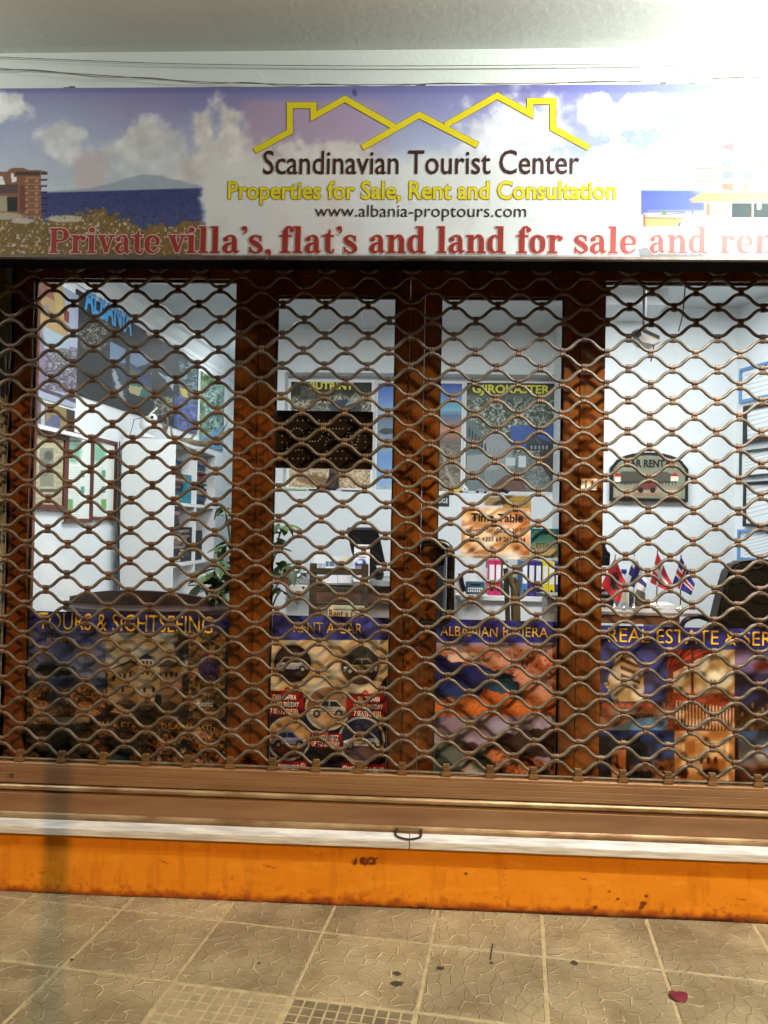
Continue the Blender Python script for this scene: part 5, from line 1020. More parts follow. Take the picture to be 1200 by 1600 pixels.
for px, py, n, s in ((352, 795, 6, .8), (356, 812, 5, .6), (440, 826, 7, 1.0), (436, 848, 6, .9), (428, 862, 6, .8), (446, 884, 9, 1.15), (432, 896, 7, 1.0), (436, 922, 8, 1.05), (425, 905, 7, 1.0), (330, 898, 9, 1.2), (348, 888, 9, 1.2), (318, 918, 8, 1.1), (342, 915, 9, 1.2), (356, 905, 8, 1.2), (350, 935, 9, 1.1), (334, 945, 7, 1.0), (356, 950, 8, 1.1), (375, 880, 8, 1.1), (395, 840, 8, 1.1), (400, 900, 8, 1.1), (356, 850, 7, .9), (345, 862, 6, .8), (309, 900, 6, .8)):
    p = at(px, py, YPl+random.uniform(-.12, .12)); cl.append((*p, n, s))
pb = at(385, 900, YPl); plant('variegated_plant', 'bushy variegated indoor plant behind the brown mullion', (pb[0], YPl, ZF), cl, .16)
# ------------------------------------------------------------------ posters in the niche of the back wall
NP_ = face(YN-.004)
def p_butrint(c, x, y):
    c.fill((110, 108, 92)); c.speck(np.ones_like(x), (70, 70, 56), (190, 186, 166), 5, 3, 4, .42, .6); c.put(1-sst(612, 622, y+(fbm(x, y, 14, 4)-.5)*16), (34, 44, 28)); c.ell(540, 636, 26, 12, (54, 66, 80), 1, .1, .1); c.ell(500, 652, 30, 14, (110, 116, 120), .8, .3, .3); c.speck(c.box_mask(470, 604, 500, 625, 3), (54, 54, 44), (96, 94, 76), 5, 7)
    for k in range(9): c.line([(540+k*3.5, 634-k*1.5), (556+k*3.3, 614+k*2.4)], 1.2, (200, 200, 190), .9)
    lo = sst(728, 734, y); c.speck(lo, (150, 120, 84), (216, 200, 170), 4, 9); c.rectp(514, 730, 530, 764, (84, 70, 60)); c.ell(490, 750, 20, 8, (110, 80, 54), .7, .3, .4)
wallpic('butrint_poster', 'stone theatre poster with yellow title in the wall niche', 'poster', (449, 593, 584, 767), p_butrint, P=NP_, frame=trim_w, fw=.022)
text('BUTRINT', NP_, 484, 552, 608, 597.5, flat('lemon_letters', (226, 220, 60)), bpy.data.objects['butrint_poster'], 'headline', bold=.03, n=.003)
def p_sky(c, x, y):
    c.grad([(598, (84, 110, 190)), (640, (130, 170, 214)), (650, (190, 200, 206)), (656, (110, 130, 150)), (700, (140, 160, 180)), (712, (110, 150, 200)), (770, (150, 176, 206))]); c.ell(606, 674, 14, 4.5, (70, 78, 70), 1, .1, .2); c.rectp(588, 648, 616, 655, (110, 110, 96)); c.speck(c.box_mask(585, 690, 618, 700, 3), (110, 110, 96), (190, 180, 160), 4, 5); c.speck(c.box_mask(585, 756, 618, 768, 3)*.6, (120, 150, 190), (190, 190, 170), 4, 6)
wallpic('lagoon_photo', 'narrow blue photo strip of sky and island right of the stone theatre poster', 'photo', (587, 597, 640, 768), p_sky, P=NP_, frame=trim_w, fw=.012)
def p_sun(c, x, y):
    c.grad([(598, (74, 90, 170)), (640, (120, 180, 200)), (650, (96, 116, 150)), (664, (150, 130, 120)), (672, (196, 130, 100)), (690, (110, 104, 100)), (720, (84, 88, 86)), (770, (130, 120, 104))]); c.speck(sst(690, 700, y)*.7, (80, 76, 64), (170, 160, 140), 5, 8); c.line([(690, 700), (700, 740), (716, 770)], 4, (170, 166, 150), .7)
wallpic('sunset_photo', 'narrow photo of sunset sky above ruins in the wall niche', 'photo', (655, 597, 723, 770), p_sun, P=NP_, frame=trim_w, fw=.012)
def p_gjiro(c, x, y):
    c.fill((96, 108, 96)); c.put(1-sst(608, 622, y+(fbm(x, y, 16, 4)-.5)*12), (52, 66, 50)); c.speck(sst(615, 630, y), (66, 82, 66), (196, 200, 196), 4.5, 9, 4, .48, .62); c.poly([(728, 655), (742, 660), (770, 700), (775, 770), (728, 770)], (96, 116, 116)); c.poly([(752, 690), (778, 672), (800, 700), (800, 770), (760, 770)], (150, 158, 160), 1, 3)
    for k in range(6): c.rectp(732+k*5, 668+k*5, 734.5+k*5, 682+k*5, (50, 60, 60)); c.line([(745+k*7, 700), (735+k*8, 770)], 1.2, (110, 120, 122), .7)
    c.rectp(730, 708, 868, 770, (120, 130, 130), .6, 4); c.poly([(730, 712), (800, 706), (800, 730), (728, 740)], (150, 156, 156)); c.rectp(790, 715, 805, 728, (196, 206, 208)); c.rectp(810, 712, 822, 730, (206, 214, 216)); c.poly([(756, 770), (790, 742), (812, 742), (826, 770)], (110, 84, 74)); c.poly([(842, 706), (868, 700), (868, 760), (846, 728)], (70, 66, 64))
    c.rectp(798, 665, 866, 702, (74, 102, 170)); c.poly([(820, 702), (824, 684), (836, 672), (842, 684), (858, 690), (866, 694), (866, 702)], (66, 76, 84)); c.rectp(826, 694, 864, 704, (50, 56, 60))
    for k in range(5): c.rectp(829+k*6, 696, 832+k*6, 702, (150, 160, 170))
wallpic('gjirokaster_poster', 'hillside stone town poster with yellow title in the wall niche', 'poster', (725, 596, 870, 771), p_gjiro, P=NP_, frame=trim_w, fw=.014)
text('GJIROKASTER', NP_, 738, 859, 614, 602, MATS['lemon_letters'], bpy.data.objects['gjirokaster_poster'], 'headline', bold=.03, n=.003)
# things on the ledge
zl = z_nb
def LD(px, y=None): return np.array((at(px, 760, y or YB+.06)[0], y or YB+.06, zl))
b = LD(519); o = MB().lathe(b, [(.02, 0), (.045, .02), (.05, .06), (.035, .10), (.02, .12), (.024, .135)], 14).build('dark_vase', pmat('dark_clay', (54, 44, 40), .6), None, smooth=True); tag(o, 'small dark clay vase on the niche ledge', 'vase')
o = MB().lathe(LD(504)+np.array((0, 0, 0)), [(.025, 0), (.045, .012), (.05, .03), (.03, .045)], 14).build('clay_bowl', pmat('dark_clay', (0, 0, 0)), None, smooth=True); tag(o, 'low dark clay bowl left of the vase on the niche ledge', 'bowl')
bl = thing('toy_ball', 'small black and white toy football on the niche ledge', 'ball', LD(726)); B0_ = LD(726); MB().ball(B0_+np.array((0, 0, .03)), .03, n=16).build('sphere', white_lam, bl, smooth=True)
for a, b in ((0, 0), (.8, .6), (-.8, .5), (.4, -.8), (-.6, -.7)):
    d = np.array((math.sin(a)*math.cos(b), -math.cos(a)*math.cos(b), math.sin(b))); MB().ball(B0_+np.array((0, 0, .03))+d*.0235, .0085, n=8).build('patch', black_m, bl, smooth=True)
def toycar(px, colr, lab):
    p = LD(px); t = thing('toy_car', lab, 'toy car', p, 'toy cars on the niche ledge'); x0, y0, z0 = p
    fp = Plane((x0, y0-.02, z0), (1, 0, 0)); MB().prism(fp, [(-.05, .012), (.05, .012), (.052, .022), (.03, .026), (.015, .038), (-.02, .038), (-.035, .026), (-.05, .024)], -.04, 0).build('body', colr, t)
    for a in (-.03, .03): MB().tube([(x0+a, y0-.022, z0+.01), (x0+a, y0+.022, z0+.01)], .01, 10).build('wheel', black_m, t)
toycar(752, pmat('toy_silver', (190, 190, 186), .3, .5), 'silver toy car on the niche ledge'); toycar(785, pmat('toy_black', (30, 30, 34), .3), 'black toy car on the niche ledge'); toycar(714, pmat('toy_yellow', (220, 190, 40), .4), 'small yellow toy car beside the toy football')
for a, b, hgt, cl, lab in ((449, 480, .012, (170, 200, 160), 'pale green leaflets lying on the niche ledge'), (484, 510, .01, (40, 60, 76), 'dark blue leaflets lying on the niche ledge'), (535, 575, .008, (70, 90, 110), 'grey blue brochures lying right of the vase')):
    x0, x1 = LD(a)[0], LD(b)[0]; tag(MB().box((x0, YB-.01, zl), (x1, YB+.07, zl+hgt)).build('leaflets', pmat('leaflet_%d' % a, cl, .5, var=.2, scale=30), None), lab, 'leaflets')
# dark green sticker on the wall
bp_ = face(YB-.003); q = bp_.rect(676, 774, 702, 791); st_ = MB().pbox(bp_, *q, 0, .002).build('green_wall_sign', pmat('dark_green_sign', (24, 52, 46), .5), None); tag(st_, 'small dark green lettered plate on the wall below the niche', 'wall plate'); text('EDGE', bp_, 681, 700, 786, 779, paper, st_, 'lettering', n=.003)
# ------------------------------------------------------------------ centre left pane: counter, chair, monitor, cards
YCt = 1.9; zc = at(520, 906, YCt)[2]; ct = thing('reception_counter', 'pale grey topped counter behind the wooden chair', 'counter', (at(540, 906, YCt)[0], YCt, ZF))
xa, xb = at(446, 906, YCt)[0], at(640, 906, YCt)[0]; MB().box((xa, YCt, zc-.035), (xb, YCt+.5, zc)).build('counter_top', pmat('grey_laminate', (150, 150, 146), .4), ct, bevel=.002)
MB().box((xa+.02, YCt+.06, ZF), (xb-.02, YCt+.08, zc-.035)).build('front_panel', pmat('beige_panel', (170, 160, 150), .6), ct); MB().box((xa, YCt+.02, ZF), (at(484, 906, YCt)[0], YCt+.05, zc-.04)).build('side_panel', white_lam, ct)
MB().box((at(484, 906, YCt)[0], YCt+.03, at(540, 942, YCt)[2]), (xb-.02, YCt+.055, at(540, 920, YCt)[2])).build('kick_band', pmat('brown_band', (120, 86, 66), .6), ct)
YCh = 1.45; ch = thing('ladder_back_chair', 'dark wooden ladder back chair in front of the counter', 'chair', at(528, 960, YCh)); chw = pmat('olive_brown_wood', (74, 64, 44), .5, var=.2, scale=6, stretch=(1, 1, 6)); fz = wloc(ch)
def cbx(name, x0, y0, x1, y1, d=.03): a = at(x0, y0, YCh); b = at(x1, y1, YCh); MB().box((a[0], YCh, b[2]), (b[0], YCh+d, a[2])).build(name, chw, ch, bevel=.003)
cbx('back_post', 484, 880, 492, 1010); cbx('back_post', 565, 881, 573, 1012); cbx('top_rail', 492.5, 887.5, 564.5, 899, .022); cbx('rail', 492.5, 917, 564.5, 926, .02); cbx('rail', 492.5, 941, 564.5, 947, .02)
a = at(484, 985, YCh); b = at(573, 985, YCh); MB().box((a[0]-.01, YCh+.035, a[2]-.04), (b[0]+.01, YCh+.42, a[2])).build('seat', chw, ch, bevel=.004)
for x in (a[0], b[0]-.04): MB().box((x, YCh+.36, ZF), (x+.04, YCh+.4, a[2]-.04)).build('leg', chw, ch)
YMn = 2.12; mn = thing('computer_monitor', 'black computer monitor seen from behind, tilted on the counter', 'monitor', at(575, 907, YMn)); MP = face(YMn)
MB().prism(MP, [MP.hit(*p) for p in ((541, 826), (590, 826), (603, 884), (556, 882), (549, 862))][::-1], -.05, 0).build('casing', black_m, mn, bevel=.003); MB().prism(MP, [MP.hit(*p) for p in ((543, 824), (587, 824), (588, 828), (544, 828))][::-1], -.055, .006).build('top_edge', pmat('grey_plastic', (60, 62, 64), .4), mn)
MB().prism(MP, [MP.hit(*p) for p in ((574, 882), (588, 884), (590, 905), (578, 905))][::-1], -.03, .0).build('stand', black_m, mn)
o = MB().ball(at(592, 897, 2.0), .035, .03, .045, 12).build('round_speaker', black_m, None, smooth=True); tag(o, 'small round black speaker beside the monitor', 'speaker')
def card(px0, py0, px1, py1, Y, paint, name, lab, cat, grp=None, th=.004):
    P = face(Y); q = P.rect(px0, py0, px1, py1); c = Cv(P, q, 1.4, 0); c.fill((232, 234, 234)); paint(c, c.x, c.y); t = thing(name, lab, cat, P.pt((q[0]+q[1])/2, q[2]), grp); c.build('print', t); MB().pbox(P, *q, -th, -.0006).build('backing', paper, t); return t
def pc_(cc, yy):
    def f(c, x, y): c.rectp(0, yy, 1300, yy+8, cc, .8); [c.line([(0, yy-9+k*2.6), (1300, yy-9+k*2.6)], .5, (150, 150, 160), .5) for k in range(3)]; c.put((x % 9 < 2)*1.0*.5, (232, 234, 234))
    return f
g_ = 'cards in the holder on the counter'
card(490, 868, 508, 890, 1.86, pc_((150, 160, 190), 880), 'counter_card', 'leftmost white card in the upper row on the counter', 'card', g_); card(509, 869, 530, 888, 1.86, pc_((60, 90, 110), 877), 'counter_card', 'white card with dark landscape strip on the counter', 'card', g_); card(531, 870, 551, 890, 1.86, pc_((226, 214, 150), 871), 'counter_card', 'yellowish topped card next to the tall brochure', 'card', g_)
for a, b, l in ((492, 506, 'left white card in the lower row'), (507, 527, 'middle white card in the lower row'), (528, 549, 'right white card in the lower row')): card(a, 899, b, 911, 1.84, lambda c, x, y: None, 'counter_card', l+' on the counter', 'card', g_)
def p_bro(c, x, y): c.ell(564, 884, 9, 10, (40, 60, 130), 1, .2, .2); c.ell(562, 878, 5, 3, (210, 220, 230)); c.rectp(556, 884, 568, 890, (190, 160, 150), .7); c.line([(557, 870), (571, 871)], 1.4, (120, 40, 60), .8)
card(553, 851, 577, 909, 1.8, p_bro, 'brochure_stand', 'tall white brochure with a blue round picture in front of the monitor', 'brochure', th=.03)
def p_rent(c, x, y): c.fill((226, 220, 176)); c.line([(520, 952), (556, 953)], 1, (110, 110, 80), .8)
t = card(512, 946, 569, 982, 1.2, p_rent, 'hire_leaflet', 'cream leaflet with orange lettering low behind the car poster', 'leaflet'); text('Rent a Car', face(1.2), 514, 566, 965, 953, pmat('rust_letters', (170, 80, 30), .6, bump=0), t, 'headline', bold=.02, n=.002)
text('Scandinavian Tourist Center', face(1.2), 521, 556, 953.5, 950.5, ink, t, 'small_lettering', n=.002)
# tray, bag and box at the left end of the counter
P = face(1.8); q = P.rect(452, 915, 480, 925); o = MB().pbox(P, *q, -.1, 0).build('switch_box', pmat('ivory_box', (200, 200, 192), .5), None, bevel=.003); tag(o, 'ivory electrical box with black knob at the counter end', 'box'); u_, v_ = P.hit(474, 918); k_ = MB().disc(P, u_, v_, .008, n=.002); k_.build('knob', black_m, o)
o = MB(); 
for j in range(9):
    for i in range(13):
        p = at(452+i*2.5, 888+j*3.2, 1.95); r_ = random.uniform(-.02, .02); o.V.append(p+np.array((0, r_, 0)))
for j in range(8):
    for i in range(12): a = j*13+i; o.F.append((a, a+1, a+14, a+13))
o = o.build('plastic_bag', pmat('clear_bag', (196, 204, 206), .2, var=.15, scale=30), None); tag(o, 'crumpled clear plastic bag on the counter beside the plant', 'bag')
o = MB().tube(spline([at(448, 900, 1.85), at(460, 903, 1.85), at(470, 911, 1.85), at(484, 913, 1.85)], 5), .006, 7).build('grey_hose', pmat('grey_hose', (110, 116, 118), .5), None, smooth=True); tag(o, 'grey cable curving over the ivory box', 'cable')
o = MB().pbox(face(1.8), *face(1.8).rect(438, 901, 452, 911), -.1, 0).build('red_box', pmat('red_box', (150, 40, 44), .5), None); tag(o, 'dark red box between the plant and the counter', 'box')
# ------------------------------------------------------------------ centre right pane: cupboard, binders, calculator
YSf = 2.35; zb = at(800, 932, YSf)[2]; cp = thing('white_sideboard', 'low white sideboard carrying the ring binders', 'sideboard', (at(790, 932, YSf)[0], YSf, ZF)); xa, xb = at(712, 932, YSf)[0], 2.52
MB().box((xa, YSf-.03, zb-.03), (xb, YB, zb)).build('top', white_lam, cp, bevel=.002); MB().box((xa+.01, YSf, ZF), (xb, YB, zb-.03)).build('carcass', white_lam, cp)
bcs = [('magenta', (200, 40, 100), 763, 773), ('magenta', (196, 36, 90), 773.5, 783), ('green', (30, 110, 80), 784, 792), ('blue', (70, 120, 170), 815, 824), ('purple', (70, 44, 120), 825.5, 835.5), ('navy', (50, 50, 130), 836, 845.5), ('yellow', (226, 206, 30), 847, 856.5), ('yellow', (232, 210, 36), 857, 866), ('indigo', (40, 50, 120), 867, 877)]
WH = {0: 'leftmost magenta ring binder, lower edge beside the calculator', 1: 'magenta ring binder next to the green one', 2: 'green ring binder right of the magenta pair', 3: 'blue ring binder right of the folding chair', 4: 'purple ring binder next to the blue one', 5: 'navy ring binder touching the yellow pair', 6: 'left yellow ring binder with black hole', 7: 'right yellow ring binder with black hole', 8: 'indigo ring binder at the right edge of the door glass'}
hb = (931-877)/F*(YSf+.06-C[1])
for k, (nm, cc, a, b) in enumerate(bcs):
    x0, x1 = at(a, 930, YSf+.05)[0], at(b, 930, YSf+.05)[0]; y0 = YSf+.05+rr.uniform(-.008, .008); t = thing('ring_binder', WH[k], 'binder', ((x0+x1)/2, y0, zb), 'ring binders on the sideboard'); m = pmat('binder_'+nm+str(k), cc, .5, var=.05)
    MB().box((x0, y0, zb), (x1, y0+.27, zb+hb)).build('spine', m, t, bevel=.002); mg = (x1-x0)*.13; MB().box((x0+mg, y0-.0015, zb+hb*.36), (x1-mg, y0-.0002, zb+hb*.88)).build('label', paper, t); fp = face(y0-.001); MB().disc(fp, (x0+x1)/2, zb+hb*.16, .0095, n=.001, seg=12).build('finger_hole', black_m, t)
YK = 2.25; kp = face(YK); q = kp.rect(728, 909, 757, 929); kq = thing('desk_calculator', 'blue grey desk calculator with white keys beside the binders', 'calculator', kp.pt((q[0]+q[1])/2, q[2])); MB().pbox(kp, *q, -.05, 0).build('body', pmat('blue_grey_plastic', (60, 96, 112), .4), kq, bevel=.003)
u_, v_ = q[1]-q[0], q[3]-q[2]; MB().pbox(kp, q[0]+u_*.25, q[0]+u_*.8, q[2]+v_*.72, q[2]+v_*.82, .0002, .002).build('display', black_m, kq)
for i in range(7):
    for j in range(2): MB().pbox(kp, q[0]+u_*(.1+.12*i), q[0]+u_*(.18+.12*i), q[2]+v_*(.2+.2*j), q[2]+v_*(.34+.2*j), .0002, .003).build('key', paper, kq)
for a, b, d, e, lab in ((735, 895, 747, 908, 'white card standing behind the calculator'), (749, 895, 762, 910, 'white card standing between calculator and binders')): card(a, b-8, d, e, 2.5, lambda c, x, y: c.rectp(0, 0, 2000, 2000, (222, 226, 226)), 'standing_card', lab, 'card')
YF2 = 1.3; fc = thing('folding_chair', 'folded dark wooden chair seen edge on before the binders', 'chair', at(803, 1000, YF2)); f1, f2 = pmat('dark_wood_edge', (50, 42, 34), .5), pmat('khaki_wood', (96, 84, 56), .5)
MB().tube([at(790, 888, YF2), at(792, 930, YF2), at(795, 1010, YF2)], .011, 8, sq=(1, 1.3)).build('front_leg', f1, fc); MB().tube(spline([at(797, 896, YF2), at(799, 912, YF2), at(804, 930, YF2), at(806, 1010, YF2)], 4), .014, 8).build('rear_leg', f2, fc); MB().prism(face(YF2+.02), [face(YF2).hit(*p) for p in ((799, 905), (806, 902), (813, 915), (815, 1010), (800, 1010))][::-1], -.02, 0).build('seat_edge', f2, fc)
gd = thing('steel_edged_desk', 'grey steel edged desk corner right of the binders', 'desk', at(865, 985, 1.5)); dp = [at(838, 925, 1.55), at(862, 946, 1.35), at(900, 946, 1.35), at(900, 925, 1.55)]
zt2 = dp[0][2]; V = [(p[0], p[1], zt2-.02+h) for h in (0, .02) for p in dp]; MB().add(V, [(3, 2, 1, 0), (4, 5, 6, 7), (0, 1, 5, 4), (1, 2, 6, 5), (2, 3, 7, 6), (3, 0, 4, 7)]).build('desk_top', chrome, gd); a = at(850, 940, 1.42); b = at(900, 1000, 1.42); MB().box((a[0], 1.42, ZF), (b[0], 1.5, zt2-.025)).build('desk_panel', pmat('grey_panel', (150, 156, 160), .5), gd)
ph_ = thing('desk_telephone', 'white and black desk telephone seen past the door handle', 'telephone', at(715, 930, 2.2)); q = face(2.2).rect(708, 905, 724, 926); MB().prism(face(2.2), [face(2.2).hit(*p) for p in ((706, 926), (708, 912), (716, 903), (722, 914), (724, 926))][::-1], -.08, 0).build('base', white_lam, ph_, bevel=.003); MB().tube([at(719, 896, 2.19), at(722, 912, 2.19), at(726, 924, 2.19)], .016, 8).build('handset', black_m, ph_, smooth=True)
sp = thing('dark_cabinet', 'dark grey steel cabinet seen through the door handle', 'cabinet', at(694, 985, 2.0)); a = at(684, 858, 2.0); b = at(703, 985, 2.0); MB().box((a[0]-.12, 2.0, ZF), (b[0]-.03, 2.4, a[2])).build('carcass', pmat('grey_cabinet', (84, 88, 90), .4), sp); MB().box((a[0]-.1, 1.99, ZF+.1), (b[0]-.05, 1.999, a[2]-.1)).build('cabinet_door', pmat('dark_glass_door', (40, 42, 46), .2), sp)
# ------------------------------------------------------------------ right pane
YR = 2.09
pq = face(YR); q = pq.rect(952, 707, 1074, 784); pl_ = thing('car_rental_plaque', 'black arched plaque with a vintage car between two red barns', 'plaque', pq.pt((q[0]+q[1])/2, q[2]))
def arch(q, m, n=14):
    a, b, d, e = q; sh = (e-d)*.33; cx = (a+b)/2; pts = [(a+m, d+m), (b-m, d+m), (b-m, e-sh-m*.3)]
    w = (b-a)/2-m; t = [math.pi*(.5-.5)+k*math.pi/n for k in range(n+1)]
    return pts+[(cx+w*.93*math.cos(k), e-sh+(sh-m)*math.sin(k)**.9) for k in t[1:-1]]+[(a+m, e-sh-m*.3)]
MB().prism(pq, arch(q, 0), 0, .02).build('board', pmat('plaque_black', (30, 28, 28), .4, var=.2), pl_); MB().prism(pq, arch(q, .022), .0202, .023).build('field', pmat('sage_field', (130, 134, 112), .6, var=.1), pl_)
c = Cv(pq, (q[0]+.03, q[1]-.03, q[2]+.03, q[3]-.13), 1.5, .024); c.fill((130, 134, 112)); c.poly([(962, 745), (985, 726), (1010, 744), (1014, 756), (960, 756)], (74, 72, 62), 1, 3, 6); c.poly([(1012, 748), (1032, 728), (1052, 744), (1060, 754), (1012, 756)], (84, 80, 70), 1, 3, 6); c.rectp(959, 745, 970, 753, (220, 214, 200)); c.poly([(957, 745), (964, 738), (972, 745)], (170, 44, 40)); c.rectp(1048, 744, 1060, 752, (220, 214, 200)); c.poly([(1046, 744), (1054, 738), (1062, 744)], (170, 44, 40)); c.rectp(960, 762, 1064, 776, (150, 144, 120)); 
for k in range(18): c.rectp(970+k*5, 752, 971+k*5, 758, (40, 40, 36))
c.line([(968, 753), (1058, 753)], 1, (40, 40, 36)); c.poly([(994, 762), (998, 756), (1006, 754), (1012, 750), (1020, 751), (1026, 758), (1026, 765), (994, 766)], (110, 60, 50)); c.ell(1001, 766, 4, 4.4, (30, 28, 28)); c.ell(1020, 766, 4, 4.4, (30, 28, 28)); c.build('picture', pl_, print_mat('plaque_paint', .6, .3))
text('CAR RENTAL', pq, 974, 1052, 730, 719, ink, pl_, 'headline', bold=.03, n=.026); text('OPEN HOURLY', pq, 988, 1032, 775, 770, pmat('rust_letters', (0, 0, 0)), pl_, 'small_lettering', n=.026)
# ceiling hung projector
YJ = 1.3; pj_ = thing('hanging_projector', 'grey projector hanging from the ceiling on a dark rod', 'projector', at(1012, 540, YJ)); a = at(1007, 515, YJ)
MB().tube([(a[0], YJ, a[2]), (a[0], YJ, ZC)], .012, 8).build('rod', black_m, pj_); JP = face(YJ-.02)
MB().prism(JP, [JP.hit(*p) for p in ((992, 524), (1005, 514), (1030, 526), (1034, 533), (1022, 539), (1004, 536))][::-1], -.12, 0).build('body', pmat('grey_beige_plastic', (150, 144, 136), .4), pj_, bevel=.004); MB().prism(JP.off(.001), [JP.hit(*p) for p in ((1005, 513), (1031, 525), (1030, 530), (1003, 518))][::-1], -.13, .002).build('vent_strip', black_m, pj_)
MB().tube([at(990, 524, YJ-.03), at(999, 519, YJ-.03)], .022, 12).build('lens', black_m, pj_, smooth=True); MB().tube([at(1021, 537, YJ), at(1021, 545, YJ), at(1017, 565, YJ)], .004, 6).build('dangling_cable', dk, pj_); MB().tube(spline([at(1071, 440, 1.6), at(1069, 470, 1.6), at(1066, 495, 1.6), at(1060, 518, 1.6)], 4), .004, 6).build('side_cable', dk, pj_)
# certificates on the right wall
RP = Plane((RW0[0], RW0[1], 0), (rwd[0], rwd[1], 0)); RP = RP.off(.014 if RP.N[0] < 0 else -.014)
def p_cert(bl):
    def f(c, x, y):
        c.fill((214, 222, 224)); 
        for k in range(7): yy = c.y.min()+(c.y.max()-c.y.min())*(.2+k*.1); c.line([(1164, yy+2), (1230, yy-14)], .8, (90, 100, 110), .6)
    return f
gcc = 'certificates on the right office wall'
for nm, quad, fr, fw, lab in (('framed_certificate', (1157, 566, 1240, 622), blue_fr, .02, 'blue bordered certificate, topmost on the right wall'), ('framed_certificate', (1163, 628, 1236, 690), black_fr, .03, 'black framed certificate with small portrait below the blue one'), ('framed_certificate', (1157, 700, 1240, 744), pmat('dark_green_frame', (40, 56, 50), .4), .016, 'thin dark green framed certificate in the middle of the right wall'), ('framed_certificate', (1163, 752, 1215, 823), black_fr, .02, 'upright black framed certificate below the green framed one'), ('framed_certificate', (1154, 828, 1240, 878), blue_fr, .02, 'blue bordered certificate just above the black chair')):
    wallpic(nm, lab, 'certificate', quad, p_cert(0), gcc, P=RP, frame=fr, fw=fw)
# desk with flags
YD = 1.2; zd = at(1000, 956, YD)[2]; dk_ = thing('office_desk', 'wood edged office desk carrying small flags', 'desk', (at(1000, 956, YD)[0], YD, ZF)); xa, xb = 2.36, at(1062, 956, YD)[0]; wd2 = pmat('pinkish_wood', (150, 112, 90), .4, var=.1, scale=3, stretch=(1, 1, 6))
MB().box((xa, YD-.02, zd-.018), (xb+.1, YD+.6, zd)).build('desk_top', pmat('desk_top_grey', (170, 160, 152), .3), dk_, bevel=.002); MB().box((xa, YD, at(1000, 975, YD)[2]), (xb, YD+.02, zd-.019)).build('front_edge', wd2, dk_); MB().box((xb-.03, YD+.021, ZF), (xb, YD+.58, zd-.019)).build('side_panel', wd2, dk_); MB().box((xa, YD+.021, ZF), (xa+.03, YD+.58, zd-.019)).build('side_panel', wd2, dk_)
redf, whf, blf, navy = pmat('red_cloth', (196, 36, 42), .8, bump=.1), pmat('white_cloth', (226, 222, 220), .8, bump=.1), pmat('blue_cloth', (50, 46, 120), .8, bump=.1), pmat('deep_blue_cloth', (34, 36, 120), .8, bump=.1)
def flag(px, pyt, pyb, quad, fn, lab, nm, Yf=1.35):
    """quad: four picture corners of the hanging cloth top-hoist, top-fly, bottom-fly, bottom-hoist"""
    P = face(Yf); base = at(px, pyb, Yf); t = thing('desk_flag', lab, 'flag', (base[0], Yf, zd), 'small flags on the office desk')
    MB().tube([(base[0], Yf, zd), (base[0], Yf, at(px, pyt, Yf)[2])], .0035, 8).build('pole', black_m if nm > 1 else chrome, t); MB().lathe((base[0], Yf, zd), [(.03, 0), (.03, .006), (.012, .012), (.006, .03)], 14).build('foot', chrome, t, smooth=True)
    Q = [np.array(P.hit(*p)) for p in quad]; n = 26; vals = []; V = []; mats = [redf, whf, navy, blf, ink]; mb = MB(); fm = []
    for j in range(n+1):
        for i in range(n+1):
            s, r = i/n, j/n; p = (Q[0]*(1-s)+Q[1]*s)*(1-r)+(Q[3]*(1-s)+Q[2]*s)*r; V.append(P.pt(p[0], p[1], .012+.012*math.sin(s*7+r*2)*s))
    Fc = []
    for j in range(n):
        for i in range(n): a = j*(n+1)+i; Fc.append((a+n+1, a+n+2, a+1, a)); fm.append(fn((i+.5)/n, (j+.5)/n))
    o0 = wloc(t); me = mesh_from('cloth', [v-o0 for v in V], Fc, mats, True); me.polygons.foreach_set('material_index', fm); link('cloth', me, t)
def f_alb(s, r):
    x, y = (s-.5)*2, (r-.5)*2; a = abs(x)
    if (a < .12 and abs(y) < .5) or (abs(y+.05) < .38-.5*abs(a-.3) and a < .62 and int((y+1)*16) % 3) or (math.hypot(a-.16, y+.52) < .12) or (a < .3 and abs(y-.35) < .1): return 4
    return 0
flag(960, 866, 953, ((960, 871), (976, 908), (966, 944), (938, 915)), f_alb, 'red desk flag with a black double eagle', 0)
flag(990, 865, 953, ((990, 868), (1010, 905), (1006, 925), (976, 912)), lambda s, r: 3 if abs(s-.35) < .14 or abs(r-.5) < .17 else 1, 'white desk flag with a blue cross', 1)
flag(1026, 860, 958, ((1026, 862), (1049, 912), (1043, 924), (1015, 910)), lambda s, r: 1 if abs(s-.36) < .07 or abs(r-.48) < .09 else 0, 'red desk flag with a white cross', 2)
flag(1063, 867, 957, ((1063, 869), (1084, 912), (1078, 930), (1049, 914)), lambda s, r: 0 if abs(s-.36) < .06 or abs(r-.5) < .07 else 1 if abs(s-.36) < .12 or abs(r-.5) < .15 else 2, 'blue desk flag with a red and white cross', 3)
bt = thing('water_bottle', 'clear water bottle with blue cap between the flags', 'bottle', (at(974, 953, 1.4)[0], 1.4, zd)); b0 = wloc(bt); hB = at(974, 892, 1.4)[2]-zd; MB().lathe(b0, [(.03, 0), (.032, .02), (.03, hB*.6), (.014, hB*.88), (.013, hB*.94)], 14).build('bottle_body', pmat('pale_bottle_plastic', (200, 214, 220), .15, var=.03), bt, smooth=True); MB().lathe(b0+np.array((0, 0, hB*.94)), [(.016, 0), (.016, .022)], 12).build('cap', pmat('blue_cap', (30, 60, 150), .4), bt)
